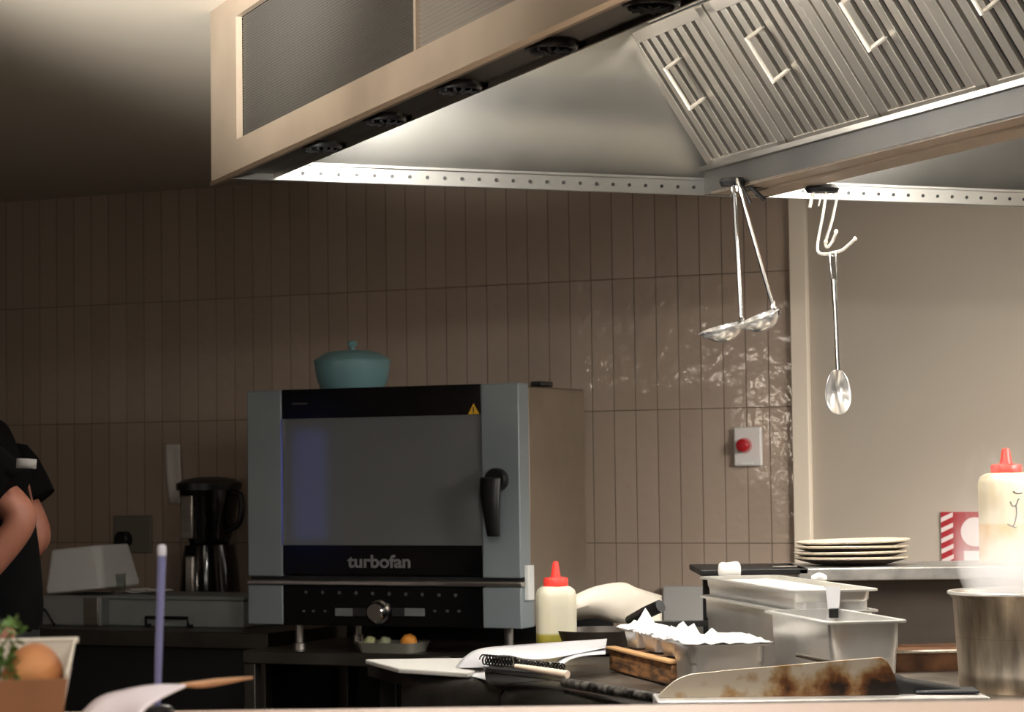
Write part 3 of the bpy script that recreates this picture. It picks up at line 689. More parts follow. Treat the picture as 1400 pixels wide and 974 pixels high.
# filling and lumps in pan A
bm = bmesh.new(); loft(bm, [rrect((wA-.02)*.96, (lA-.02)*.98, .02, 0), rrect((wA-.02), (lA-.02), .02, .012), rrect((wA-.02)*.9, (lA-.02)*.95, .02, .016)])
o = obj('creamy_filling', bm, mat('pale_cream_food', (226, 220, 204), .6, bump=.3, bscale=40), loc=V((cenA.x, cenA.y, zA - .022)), rot=(0, 0, PYAW)); tag(o, 'pale creamy food filling the upper pan of the stack', 'food')
def lump(px, py, z, rx, rz_, name, label, cat, sub=3):
    q = on_z(px, py, z); bm = bmesh.new(); bmesh.ops.create_icosphere(bm, subdivisions=sub, radius=1)
    for v in bm.verts:
        c = v.co; k = 1 + .06*math.sin(c.x*5 + px) + .05*math.cos(c.y*6)
        v.co = V((math.copysign(abs(c.x)**.7, c.x)*rx*k, math.copysign(abs(c.y)**.7, c.y)*rx*k*.8, (math.copysign(abs(c.z)**.7, c.z) + .98)*rz_*k))
    o = obj(name, bm, mat(name + '_white', (238, 234, 228), .6), loc=q); return tag(o, label, cat)
lump(998, 792, zA - .008, .022, .0165, 'mozzarella_ball', 'big rounded white lump at the far left of the upper pan', 'cheese')
lump(1120, 797, zA - .008, .014, .0085, 'mozzarella_ball', 'small white lump near the right rim of the upper pan', 'cheese')
# label strip on the pan front
t = thing('pan_label', 'white tag with black end hanging on the front of the stacked pans', 'tag', V((0, 0, 0)))
yt = cA.y - .006
a0 = at_y(1138, 806, yt)
rx = V((RIGHT.x, RIGHT.y, 0)).normalized()
t.location = V((a0.x, a0.y, 0)); t.rotation_euler = (0, 0, PYAW*.5)
z1 = a0.z; z2 = at_y(1138, 832, yt).z; z3 = at_y(1138, 845, yt).z
bm = bmesh.new(); loft(bm, [[V((-.012, .012, z1 + .002)), V((.014, .012, z1 + .002)), V((.014, .012, z1 + .004)), V((-.012, .012, z1 + .004))], [V((-.012, 0, z1 + .003)), V((.014, 0, z1 + .003)), V((.014, -.002, z1 + .005)), V((-.012, -.002, z1 + .005))], [V((-.009, -.003, z2)), V((.010, -.003, z2)), V((.010, -.005, z2)), V((-.009, -.005, z2))]])
obj('tag_strip', bm, mat('tag_white', (214, 214, 216), .5), t, smooth=False)
bm = B((.001, -.005, (z2 + z3)/2), (.018, .006, z2 - z3)); obj('tag_end', bm, BLACK, t, bevel=.002)

# ---------------- row of small pans with papers on a brown crate
zD = on_z(930, 940, ZR)
yD = 3.98
dF1, dF2 = at_y(940, 881, yD), at_y(1064, 881, yD)
zDr = (dF1.z + dF2.z)/2; wD = dF2.x - dF1.x - .02
lD = .16
cenD = V(((dF1.x + dF2.x)/2, yD, 0)) + Yp*(lD/2 + .01)
panD = pan('small_food_pan', 'small rectangular steel pan at the right end of the paper topped row', 'food pan', V((cenD.x, cenD.y, zDr - .10)), PYAW*.6, wD, lD, .10, 'small pans with paper liners', rim=.010, taper=.9)
obj('pan_riser', B((0, 0, -(zDr - .10 - ZR)/2), (wD*.8, lD*.8, zDr - .10 - ZR)), PANSTEEL, panD) if zDr - .10 - ZR > .004 else None
crate_z = None
zs3 = zDr + .002
spots = [(856, 856, 'farthest'), (889, 862, 'middle'), (923, 869, 'nearest')]
# crate: top edge from (828,890) to (928,905)
ck0 = on_z(832, 918, ZR); ck1 = on_z(917, 941, ZR); cd = (ck1 - ck0).normalized(); cn = V((-cd.y, cd.x, 0)); cn = cn if cn.x > 0 else -cn
clen = (ck1 - ck0).length; ch = at_y(917, 906, ck1.y).z - ZR
print('crate', ck0, ck1, clen, ch, 'zDr', zDr, dF1)
crt = thing('wooden_crate', 'dark stained wooden crate under the small pans', 'crate', ck0, math.atan2(cd.y, cd.x))
sgn = 1 if (cd.x*cn.y - cd.y*cn.x) > 0 else -1
cwid = .12
bm = bmesh.new(); box(bm, (clen/2, sgn*.008, ch/2), (clen, .014, ch - .004)); obj('front_board', bm, WOODB, crt, bevel=.004)
bm = bmesh.new(); box(bm, (clen/2, sgn*(cwid - .008), ch/2), (clen, .014, ch - .004)); obj('back_board', bm, WOODB, crt, bevel=.004)
for x in (.007, clen - .007): obj('end_board', B((x, sgn*cwid/2, ch/2), (.014, cwid - .03, ch - .004)), WOODB, crt, bevel=.004)
obj('base_board', B((clen/2, sgn*cwid/2, .006), (clen - .03, cwid - .03, .012)), WOODB, crt)
obj('rim_strip', B((clen/2, sgn*.006, ch), (clen + .004, .02, .006)), mat('pale_rim_wood', (206, 160, 110), .5), crt, bevel=.002)
zsup = ZR + ch + .003
obj('deck_board', B((clen/2, sgn*cwid/2 + sgn*.008, ch - .003), (clen - .02, cwid - .04, .006)), WOODB, crt)
papers = []
def liner(c, w, l, rz, z, seed, peaks, label):
    rnd = random.Random(seed); G = 14; bm = bmesh.new(); rows = []
    for j in range(G + 1):
        row = []
        for i in range(G + 1):
            x = (i/G - .5)*w; y = (j/G - .5)*l
            h = .003 + .004*rnd.random()
            for (qx, qy, qh, qw) in peaks:
                d = max(abs(x - qx)/qw, abs(y - qy)/(qw*1.4)); h += qh*max(0, 1 - d)
            edge = max(abs(i/G - .5), abs(j/G - .5))*2
            h -= .004*max(0, edge - .75)/.25
            row.append(V((x, y, h)))
        rows.append(row)
    loft(bm, rows, closed=False)
    o = obj('paper_liner', bm, WHITEP, solid=.0012, loc=V((c.x, c.y, z)), rot=(0, 0, rz), smooth=False)
    return tag(o, label, 'paper', 'white paper liners on the small pans')
for i, (px, py, w_) in enumerate(spots):
    q = on_z(px, 897, zsup); k = .13 + .29*i
    base = ck0 + cd*(clen*k) + cn*.055
    px = 700 + F*base.x/base.y
    zr_ = at_y(px, (860, 866, 873)[i], base.y).z; dep = zr_ - zsup
    pan('small_food_pan', 'small steel pan on the wooden crate, %s from the camera' % w_ if w_ != 'middle' else 'small steel pan on the wooden crate, middle of three', 'food pan', V((base.x, base.y, zsup)), math.atan2(cd.y, cd.x) + PI/2, .058, .078, dep, 'small pans with paper liners', rim=.005, taper=.80, step=.2)
    pk = [[(-.010, 0, .032, .013), (.02, .01, .010, .008)], [(.012, .0, .010, .012)], [(-.014, 0, .026, .014), (.018, .01, .022, .006)]][i]
    liner(base,   .074, .086, math.atan2(cd.y, cd.x) + PI, zr_ + .001, i + 3, pk, 'peaked white paper liner on the %s small pan of the crate' % w_)
liner(cenD, wD + .016, lD + .03, PYAW*.6, zDr + .001, 9, [(-.035, .05, .030, .011), (.002, .06, .016, .010), (.03, .03, .004, .03)], 'broad white paper liner over the rectangular pan at the end of the row')

# ---------------- spiral notebook and cutting board
zb = ZR + .014
cb_c = on_z(612, 905, zb)
t = thing('cutting_board', 'white cutting board on the far left corner of the range', 'cutting board', V((cb_c.x, cb_c.y, ZR)), math.atan2(dl.y, dl.x) + R(0))
bw_ = (on_z(500, 901, zb) - on_z(655, 903, zb)).length
bm = bmesh.new(); A4 = [on_z(499, 899, zb), on_z(545, 911, zb), on_z(640, 917, zb), on_z(690, 905, zb), on_z(640, 897, zb)]
mi = t.matrix_basis.inverted()
loc = [mi @ q for q in A4]
loft(bm, [[V((q.x, q.y, .0)) for q in loc], [V((q.x, q.y, .010)) for q in loc]])
obj('board_slab', bm, mat('board_white', (196, 194, 188), .45), t, smooth=False, bevel=.003)
# drawer front jutting under the board
q0 = on_z(502, 905, ZR - .001); q1 = on_z(558, 919, ZR - .001)
sd = rng; o0 = V((q0.x, q0.y, 0))
v1 = q1 - q0; bk = V((.10, .16, 0))
bm = bmesh.new(); ps = [V((0, 0, 0)), v1, v1 + V((.12, .02, 0)), V((.16, .12, 0))]
loft(bm, [[V((p_.x, p_.y, ZR - .03)) + o0 for p_ in ps], [V((p_.x, p_.y, ZR - .001)) + o0 for p_ in ps]]); obj('side_shelf', bm, STEELD, sd, smooth=False, bevel=.002)
for p_ in (V((.04, .02, 0)), v1*.9 + V((.03, .03, 0))): obj('leg', B((p_.x + o0.x, p_.y + o0.y, (ZR - .03)/2), (.03, .03, ZR - .03)), BLACKM, sd)

nb = thing('spiral_notebook', 'spiral bound notebook with curled white pages on the left of the range', 'notebook', on_z(720, 918, ZR + .002))
def nl_(px, py, y): return at_y(px, py, y) - nb.location
# pages: curved sheets from spine, arching back
def sheet(name, A_, B_, mt, n=12):
    bm = bmesh.new(); a = bez(A_, n); b_ = bez(B_, n); k = min(len(a), len(b_))
    rows = []
    for j in range(7):
        f = j/6; rows.append([a[i].lerp(b_[i], f) for i in range(k)])
    loft(bm, rows, closed=False); return obj(name, bm, mt, nb, solid=.0012)
PAGE = mat('page_white', (200, 200, 203), .6); PAGE2 = mat('page_grey', (196, 196, 198), .6)
sheet('upper_pages', [nl_(622, 914, 4.50), nl_(634, 900, 4.52), nl_(655, 888, 4.55), nl_(700, 883, 4.60), nl_(830, 874, 4.68)],
      [nl_(668, 913, 4.36), nl_(672, 902, 4.36), nl_(690, 896, 4.36), nl_(740, 902, 4.30), nl_(828, 886, 4.42)], PAGE)
sheet('lower_pages', [nl_(622, 913, 4.50), nl_(640, 917, 4.47), nl_(662, 915, 4.42)], [nl_(624, 916, 4.49), nl_(640, 924, 4.43), nl_(664, 930, 4.30)], PAGE2)
sheet('curled_page', [nl_(768, 910, 4.28), nl_(780, 902, 4.30), nl_(800, 897, 4.34), nl_(828, 895, 4.38)], [nl_(762, 904, 4.34), nl_(776, 896, 4.38), nl_(798, 890, 4.42), nl_(828, 886, 4.46)], PAGE)
bm = bmesh.new(); a = nl_(660, 902, 4.33); b_ = nl_(772, 912, 4.20); turns = 26; pts = []
ax_ = (b_ - a); L_ = ax_.length; ax_.normalize(); u1 = ax_.cross(V((0, 0, 1))).normalized(); u2 = u1.cross(ax_)
for k in range(turns*10 + 1):
    an = 2*PI*k/10; pts.append(a + ax_*(L_*k/(turns*10)) + (u1*math.cos(an) + u2*math.sin(an))*(.0088 if k < turns*4 else .0046))
tube(bm, pts, .0015, 5); obj('spiral_wire', bm, BLACKG, nb)
bm = bmesh.new(); dn = V((0, 0, -.012))
loft(bm, [[a + dn, b_ + dn, nl_(772, 924, 4.12), nl_(664, 914, 4.25)], [a + dn + V((0, 0, -.006)), b_ + dn + V((0, 0, -.006)), nl_(772, 926, 4.12), nl_(664, 917, 4.25)]]); obj('back_cover', bm, mat('cover_black', (24, 24, 26), .4), nb, smooth=False)
# wooden tongs/pencil on the notebook front
bm = bmesh.new(); pts = [at_y(705, 911, 4.16), at_y(740, 917, 4.12), at_y(776, 923, 4.08)]
tube(bm, pts, [.004, .006, .007], 10); o = obj('wooden_spoon_handle', bm, mat('cream_wood', (222, 200, 178), .6)); tag(o, 'pale wooden stick lying in front of the notebook spiral', 'wooden spoon')

# frying pan behind
q = on_z(822, 893, ZR); fc = V((q.x, 4.93, ZR))
t = thing('frying_pan', 'dark frying pan with a black handle behind the paper topped pans', 'frying pan', fc)
bm = bmesh.new(); lathe(bm, [(.062, 0), (.082, .006), (.098, .05), (.095, .05), (.079, .009), (.06, .004)], 40); obj('pan_bowl', bm, mat('dark_pan', (48, 44, 40), .4, .6, var=.3), t)
h0 = at_y(862, 848, 4.86) - fc; h1 = at_y(903, 829, 4.80) - fc
bm = bmesh.new(); tube(bm, [V((.08, -.03, .045)), h0, (h0 + h1)/2, h1], [.006, .011, .013, .013], 12); obj('handle', bm, BLACK, t)

# baking paper sheet behind the frying pan
yb_ = 5.0
bm = bmesh.new()
topc = bez([at_y(778, 818, 5.0), at_y(812, 803, 5.06), at_y(850, 797, 5.14), at_y(872, 805, 5.2), at_y(905, 815, 5.24)], 6)
botc = bez([at_y(778, 850, 5.05), at_y(812, 846, 5.06), at_y(842, 852, 5.08), at_y(872, 854, 5.1), at_y(905, 856, 5.1)], 6)
rows = [[a.lerp(b_, j/6) + V((0, -.05*math.sin(PI*j/6)*(1 - i_/24), 0)) for i_, (a, b_) in enumerate(zip(topc, botc))] for j in range(7)]
loft(bm, rows, closed=False)
o = obj('baking_paper', bm, mat('baking_paper_cream', (206, 198, 184), .7, sss=.05), solid=.0015); tag(o, 'curved cream sheet of baking paper behind the left squeeze bottle', 'paper')

# ---------------- squeeze bottles
def bottle(label, loc, w, hb, mt, capw, noz, group, mark=False, square=True):
    t = thing('squeeze_bottle', label, 'bottle', loc, R(8), group)
    bm = bmesh.new(); r = w*.30 if square else w*.499
    def l(s, z): return rrect(w*s, w*s, max(.001, r*s), z, 6)
    loft(bm, [l(.9, 0), l(1, .006), l(.99, hb*.35), l(1.0, hb*.7), l(1.0, hb - .018), l(.92, hb - .006), l(.75, hb), l(.6, hb + .002)]); obj('bottle_body', bm, mt, t)
    bm = bmesh.new(); c = capw/2
    lathe(bm, [(c*.97, hb - .001), (c, hb + .002), (c, hb + .016), (c*.93, hb + .019), (noz*1.5, hb + .021), (noz*1.25, hb + .03), (noz*1.0, hb + .046), (noz*.75, hb + .052), (noz*.4, hb + .053)], 28); obj('cap', bm, RED, t)
    return t
yb1 = 4.93; q = at_y(761, 880, yb1); sc = yb1/F
top = at_y(761, 803, yb1).z
qb = on_z(761, 897, ZR)
bottle('squeeze bottle with red cap, yellow-green liquid at its base, left of the pans', V((q.x, yb1, ZR)), 53*sc, top - ZR, bottle_mat('bottle_left', (208, 203, 182), (160, 152, 62), at_y(761, 866, yb1).z - ZR), 34*sc, .007, 'red capped squeeze bottles')

# ---------------- back shelf with plates
YS = 4.92
zsh = at_y(1240, 776, YS).z
x0, x1 = at_y(1092, 780, YS).x, at_y(1500, 780, YS).x
sh = thing('plate_shelf', 'steel shelf on a dark back panel behind the pans', 'shelf', V((x0, YS, 0)))
W = x1 - x0
bm = bmesh.new(); box(bm, (W/2, .16, zsh - .013), (W, .32, .026)); obj('shelf_slab', bm, mat('worn_shelf_steel', (196, 194, 190), .35, .85, var=.25, vscale=16), sh, bevel=.003)
xq = at_y(1165, 850, YS + .05).x - x0
bm = bx(-.02, W, .05, .07, ZR, zsh - .026); obj('back_panel', bm, mat('dark_back_panel', (74, 66, 58), .5, .5, var=.1), sh, smooth=False)
xl = at_y(957, 777, YS).x - x0
obj('black_rail', bx(xl, .02, .0, .30, zsh - .012, zsh + .0), BLACK, sh, bevel=.002)
xp = at_y(981, 800, YS).x - x0
obj('post', bx(xp - .009, xp + .009, .01, .03, ZR, zsh - .012), BLACK, sh, bevel=.002)
obj('post', bx(xp - .009, xp + .009, .26, .28, ZR, zsh - .012), BLACK, sh, bevel=.002)
zl_ = at_y(930, 854, YS).z
obj('lower_rail', bx(at_y(878, 854, YS).x - x0, xp, .015, .028, zl_ - .006, zl_ + .006), BLACK, sh, bevel=.002)
obj('rail_foot', bx(at_y(878, 854, YS).x - x0, at_y(878, 854, YS).x - x0 + .018, .012, .03, ZR, zl_ + .004), BLACK, sh, bevel=.002)
PLATE = mat('speckled_plate', (216, 202, 180), .35, var=.12, vscale=60)
PLATED = mat('plate_gap_shade', (58, 44, 34), .5)
yp = YS + .15; ztop = at_y(1165, 740, yp).z; rp = 77*yp/F; nP = 4; step = (ztop - zsh - .016)/(nP - 1)
ord_ = ['bottom plate of the cream stack on the steel shelf', 'second plate from the bottom of the cream stack', 'third plate from the bottom of the cream stack', 'top plate of the cream stack on the steel shelf']
for i in range(nP):
    px = 1165 + (-1.5, -2, 0, 2)[i]; q = at_y(px, 760, yp)
    t = thing('dinner_plate', ord_[i], 'plate', V((q.x, yp, zsh + .002 + step*i)), random.random(), 'cream dinner plates on the shelf')
    t.rotation_euler = (R((-.7, -.8, -.75, -1.0)[i]), R((.2, -.4, .5, -.8)[i]), .3*i)
    bm = bmesh.new(); lathe(bm, [(rp*.60, 0), (rp*.62, .0), (rp*.8, .006), (rp*.985, .012), (rp, .015), (rp*.99, .0165), (rp*.8, .0135), (rp*.62, .007), (rp*.3, .006)], 56); obj('plate_body', bm, PLATE, t)
    bm = bmesh.new(); lathe(bm, [(rp*.64, .0005), (rp*.80, .0055), (rp*.97, .0108), (rp*.96, .0112), (rp*.79, .0068), (rp*.63, .0018)], 48, False, False); obj('gap_shade_ring', bm, PLATED, t)  # dark ring painted for the shaded gap between stacked plates
# white film/cloth along the rail by the plates
bm = bmesh.new(); tube(bm, [V((at_y(1056, 777, YS + .02).x, YS + .02, zsh + .0032)), V((at_y(1090, 777, YS + .02).x, YS + .02, zsh + .0032))], .003, 8); o = obj('steel_skewer', bm, CHROME); tag(o, 'thin steel skewer lying along the black rail left of the plates', 'skewer')

# right squeeze bottle on the shelf, and a second cut by the frame
yb2 = YS + .05; sc = yb2/F; q = at_y(1377, 700, yb2)
hb = at_y(1377, 648, yb2).z - zsh
BR = bottle_mat('bottle_right', (206, 194, 168), (204, 166, 104), at_y(1377, 716, yb2).z - zsh)
t = bottle('tall squeeze bottle with red cap and marker scribble in the steam', V((q.x, yb2, zsh)), 70*sc, hb, BR, 42*sc, .009, 'red capped squeeze bottles', True)
# marker scribble
bm = bmesh.new(); fr = -70*sc/2 - .0006
def mk(px, py): v = M.Rotation(-R(8), 4, 'Z') @ (at_y(px, py, yb2 - 35*sc) - t.location); return V((v.x, fr, v.z))
for st_ in ([(1381, 686), (1384, 692), (1389, 691), (1392, 684), (1394, 682)], [(1389, 691), (1390, 703), (1387, 716), (1384, 720)], [(1385, 672), (1391, 675), (1398, 674)], [(1377, 717), (1384, 720), (1390, 722)]):
    tube(bm, bez([mk(*p_) for p_ in st_], 6), .0012, 6)
obj('marker_scribble', bm, BLACK, t)
q2 = at_y(1432, 700, yb2 + .02)
bottle('second squeeze bottle of yellow sauce at the right edge of the photo', V((q2.x, yb2 + .0, zsh)), 70*sc, hb*.96, bottle_mat('bottle_edge', (204, 168, 100), (196, 146, 64), .02), 42*sc, .009, 'red capped squeeze bottles')

# ---------------- steel pot and steam
zpt = None
yP = on_z(1400, 953, ZR).y + .12
sc = (yP - .0)/F; rP = 98*sc
zp = at_y(1400, 815, yP - rP).z; hP = zp - ZR
q = at_y(1399, 880, yP)
print('pot', yP, rP, hP)
pt = thing('stock_pot', 'stained steel pot steaming at the right front of the range', 'pot', V((q.x, yP, ZR)))
bm = bmesh.new(); k = rP/1.0
lathe(bm, [(k*.86, 0), (k*.885, .006), (k*.90, .03), (k*.895, .031), (k*.955, hP - .01), (k*1.0, hP - .004), (k*1.005, hP), (k*.97, hP), (k*.94, hP - .008), (k*.87, .03), (k*.84, .006)], 64); obj('pot_body', bm, POTSTEEL, pt, angle=50)
bm = bmesh.new(); lathe(bm, [(k*.985, hP - .002), (k*1.025, hP - .002), (k*1.03, hP + .0005), (k*1.02, hP + .003), (k*.985, hP + .003), (k*.985, hP - .002)], 64, False, False); obj('pot_rim', bm, mat('bright_rim', (226, 222, 214), .35, .6), pt)
bm = bmesh.new(); lathe(bm, [(k*.93, hP*.55), (k*.93, hP*.552), (0.001, hP*.553)], 48, True, True); o = obj('broth', bm, mat('broth', (120, 92, 60), .1), pt)
bm = bmesh.new(); bmesh.ops.create_icosphere(bm, subdivisions=4, radius=1)
for v in bm.verts:
    z = v.co.z; w = 1.0 - .35*max(0, z)
    v.co = V((v.co.x*rP*1.02*w - .02*max(0, z), v.co.y*rP*.9*w, z*.23 + .15))
def steam_mat():
    m = bpy.data.materials.new('steam'); m.use_nodes = True; nt = m.node_tree; L = nt.links
    for n in list(nt.nodes):
        if n.type != 'OUTPUT_MATERIAL': nt.nodes.remove(n)
    out = [n for n in nt.nodes if n.type == 'OUTPUT_MATERIAL'][0]
    pv = nt.nodes.new('ShaderNodeVolumePrincipled'); pv.inputs['Color'].default_value = (.97, .97, .97, 1); pv.inputs['Anisotropy'].default_value = .2
    tcn = nt.nodes.new('ShaderNodeTexCoord'); mp = nt.nodes.new('ShaderNodeMapping'); mp.inputs['Scale'].default_value = (1, 1, .55)
    L.new(tcn.outputs['Object'], mp.inputs['Vector'])
    n = nt.nodes.new('ShaderNodeTexNoise'); n.inputs['Scale'].default_value = 16; n.inputs['Detail'].default_value = 4; n.inputs['Distortion'].default_value = 1.2
    L.new(mp.outputs[0], n.inputs['Vector'])
    sx = nt.nodes.new('ShaderNodeSeparateXYZ'); L.new(tcn.outputs['Object'], sx.inputs[0])
    hz = nt.nodes.new('ShaderNodeMapRange'); hz.inputs[1].default_value = .0; hz.inputs[2].default_value = .20; hz.inputs[3].default_value = 1.0; hz.inputs[4].default_value = .0
    hz.interpolation_type = 'SMOOTHSTEP'
    L.new(sx.outputs[2], hz.inputs[0])
    # threshold that rises with height: dense at the rim, wisps higher
    th = nt.nodes.new('ShaderNodeMath'); th.operation = 'MULTIPLY_ADD'; L.new(hz.outputs[0], th.inputs[0]); th.inputs[1].default_value = .44; th.inputs[2].default_value = -.58
    ad = nt.nodes.new('ShaderNodeMath'); ad.operation = 'ADD'; ad.use_clamp = True; L.new(n.outputs['Fac'], ad.inputs[0]); L.new(th.outputs[0], ad.inputs[1])
    # fade with distance from the axis
    ln = nt.nodes.new('ShaderNodeVectorMath'); ln.operation = 'LENGTH'; mp2 = nt.nodes.new('ShaderNodeMapping'); mp2.inputs['Scale'].default_value = (1/(rP*1.02), 1/(rP*.9), 0); L.new(tcn.outputs['Object'], mp2.inputs['Vector']); L.new(mp2.outputs[0], ln.inputs[0])
    fd = nt.nodes.new('ShaderNodeMapRange'); fd.inputs[1].default_value = .55; fd.inputs[2].default_value = 1.0; fd.inputs[3].default_value = 1; fd.inputs[4].default_value = 0; L.new(ln.outputs['Value'], fd.inputs[0])
    m1 = nt.nodes.new('ShaderNodeMath'); m1.operation = 'MULTIPLY'; L.new(ad.outputs[0], m1.inputs[0]); L.new(fd.outputs[0], m1.inputs[1])
    ht = nt.nodes.new('ShaderNodeMapRange'); ht.inputs[1].default_value = .18; ht.inputs[2].default_value = .37; ht.inputs[3].default_value = 1; ht.inputs[4].default_value = 0; L.new(sx.outputs[2], ht.inputs[0])
    m3 = nt.nodes.new('ShaderNodeMath'); m3.operation = 'MULTIPLY'; L.new(m1.outputs[0], m3.inputs[0]); L.new(ht.outputs[0], m3.inputs[1])
    m2 = nt.nodes.new('ShaderNodeMath'); m2.operation = 'MULTIPLY'; L.new(m3.outputs[0], m2.inputs[0]); m2.inputs[1].default_value = 40
    L.new(m2.outputs[0], pv.inputs['Density']); L.new(pv.outputs[0], out.inputs['Volume'])
    return m
o = obj('steam', bm, steam_mat(), loc=(q.x, yP, zp - .005)); tag(o, 'white steam rising from the stained steel pot', 'steam', kind='stuff')

# brown tray right of the splash plate
q0 = on_z(1180, 918, ZR); 
t = thing('baking_tray', 'brown stained tray with a bright rim between splash plate and pot', 'tray', V((at_y(1268, 900, 4.42).x, 4.47, ZR)), R(3))
w = 170*4.4/F
bm = bmesh.new(); loft(bm, [rrect(w*.94, .13, .015, 0), rrect(w, .15, .02, .034), rrect(w - .004, .146, .02, .034), rrect(w*.93, .125, .015, .003)]); obj('tray_shell', bm, mat('baked_on_brown', (120, 84, 58), .5, .3, rgb2=(60, 38, 24), vscale=14), t)
bm = bmesh.new(); loft(bm, [rrect(w + .006, .156, .02, .034), rrect(w + .010, .160, .02, .037), rrect(w + .006, .156, .02, .040), rrect(w - .004, .146, .02, .040), rrect(w - .004, .146, .02, .034)], False, False); obj('tray_rim', bm, CHROME, t)

# ---------------- hanging utensils
yU = on_pl(1001, 253, HE, A + HE*(tc - .022)).y + .02
def hookmag(px, py, y, label):
    q = at_y(px, py, y); t = thing('magnetic_hook', label, 'hook', q)
    bm = bmesh.new(); lathe(bm, [(.020, -.006), (.024, 0), (.020, .006)], 24, True, True, M.Diagonal((1.1, .8, 1.4, 1))); obj('hook_base', bm, BLACK, t)
    return t
hk = hookmag(1001, 249, yU - .02, 'black hook at the far end of the drip channel holding the two ladles')
bm = bmesh.new()
for a_, b_ in (((1003, 252), (1044, 236)), ((1020, 250), (1046, 274)), ((1014, 254), (1026, 278))):
    pa, pb = at_y(*a_, yU - .02) - hk.location, at_y(*b_, yU - .03) - hk.location; tube(bm, [pa, pb], .004, 8)
obj('hook_prongs', bm, BLACK, hk)
bm = bmesh.new(); pr = [at_y(x, y, yU + .0) - hk.location for x, y in ((1012, 246), (1036, 228), (1044, 256), (1020, 262))]
loft(bm, [pr, [p_ + V((0, .012, 0)) for p_ in pr]]); obj('hook_bracket', bm, STEELD, hk, bevel=.002)
def ladle(label, top, bot, bowlc, tilt, yy):
    t = thing('ladle', label, 'ladle', at_y(bot[0], bot[1], yy), 0, 'steel ladles hanging from the hood')
    O = t.location
    a, b_ = at_y(*top, yy) - O, V((0, 0, 0))
    bm = bmesh.new(); tube(bm, bez([a + V((0, .015, -.012)), a + V((0, .012, .004)), a + V((0, 0, .004)), a.lerp(b_, .3), a.lerp(b_, .8), b_], 5), .0042, 8)
    obj('handle', bm, CHROME, t)
    c = at_y(*bowlc, yy) - O; r = .036
    bm = bmesh.new()
    prof = [(r*math.sin(R(a_)), -r*.80*math.cos(R(a_))) for a_ in (4, 20, 38, 55, 72, 84, 90)]
    prof += [(r*1.10, .0015), (r*1.10, .003), (r*.97, .0025)] + [((r - .0015)*math.sin(R(a_)), -(r - .0015)*.8*math.cos(R(a_))) for a_ in (80, 60, 40, 20, 4)]
    mt_ = M.Translation(c) @ M.Rotation(R(tilt), 4, 'Y') @ M.Rotation(R(8), 4, 'X')
    lathe(bm, prof, 36, True, True, mt_)
    for v in bm.verts:       # pouring lip on the left
        d = mt_.inverted() @ v.co
        if d.x < -.6*r and d.z > -.3*r: v.co += (mt_.to_3x3() @ V((-.010, 0, -.002))) * ((-d.x - .6*r)/(.5*r)) * max(0, 1 - abs(d.y)/(.6*r))
    obj('bowl', bm, LADST, t)
    e = mt_ @ V((r*1.0, 0, -.002)); bm = bmesh.new(); tube(bm, [V((0, 0, .012)), b_, e, mt_ @ V((r*.7, 0, -r*.5))], [.0045, .006, .006, .004], 8); obj('handle_weld', bm, CHROME, t)
    return t
ladle('hanging steel ladle with upright handle, left of the pair', (1003, 252), (1014, 442), (988, 449), -14, yU - .03)
ladle('hanging steel ladle with slanting handle, right of the pair', (1009, 252), (1057, 420), (1040, 434), -22, yU - .045)
# wire hook and serving spoon
yW = on_z(1124, 262, ZL - .012).y
q = at_y(1128, 256, yW)
wh = thing('wire_hook', 'pale wire utensil hook hanging under the hood channel', 'hook', q)
def wl(px, py, dy=0): return at_y(px, py, yW + dy) - q
bm = bmesh.new(); lathe(bm, [(.028, -.008), (.032, 0), (.026, .008)], 24, True, True, M.Translation(wl(1124, 258)) @ M.Diagonal((1.1, .7, 1, 1))); obj('hook_base', bm, BLACK, wh)
bm = bmesh.new()
tube(bm, bez([wl(1107, 284), wl(1111, 268), wl(1117, 256), wl(1130, 253), wl(1134, 258)], 6), .0038, 8)
tube(bm, bez([wl(1130, 262), wl(1124, 300), wl(1118, 332), wl(1119, 345), wl(1128, 348), wl(1142, 345), wl(1152, 342), wl(1168, 328)], 6), .0030, 8)
tube(bm, bez([wl(1146, 262, .01), wl(1138, 300, .01), wl(1129, 330, .005), wl(1131, 338, .0), wl(1137, 332), wl(1143, 318, -.01)], 6), .0030, 8)
tube(bm, [wl(1124, 264), wl(1119, 282)], .002, 6)
for px, py in ((1169, 327), (1143, 317), (1129, 331)):
    g = bmesh.ops.create_icosphere(bm, subdivisions=2, radius=.0045); bmesh.ops.translate(bm, vec=wl(px, py), verts=g['verts'])
obj('wire_prongs', bm, bpy.data.materials['pale_wire'], wh)
sq = at_y(1138, 350, yW - .005)
ss = thing('serving_spoon', 'steel serving spoon hanging from the wire hook', 'spoon', sq)
def sl(px, py, dy=0): return at_y(px, py, yW - .005 + dy) - sq
bm = bmesh.new(); 
for (pa, wa), (pb, wb) in ((((1138, 350), .008), ((1141, 384), .0065)),):
    a, b_ = sl(*pa), sl(*pb)
    loft(bm, [[a + V((x*wa, y, 0)) for x, y in ((-1, -.002), (1, -.002), (1, .002), (-1, .002))], [b_ + V((x*wb, y, 0)) for x, y in ((-1, -.002), (1, -.002), (1, .002), (-1, .002))]])
obj('handle_loop', bm, STEELD, ss, bevel=.001)
bm = bmesh.new()
for dx in (-3.2, 3.2): tube(bm, [sl(1137.5 + dx*1.3, 346), sl(1141 + dx, 385)], .0022, 6)
tube(bm, [sl(1140, 382), sl(1143, 440), sl(1146, 506)], [.0062, .0044, .0050], 10); obj('handle', bm, CHROME, ss)
bm = bmesh.new(); ct = sl(1146, 536); U = 12; Vn = 20; rows = []
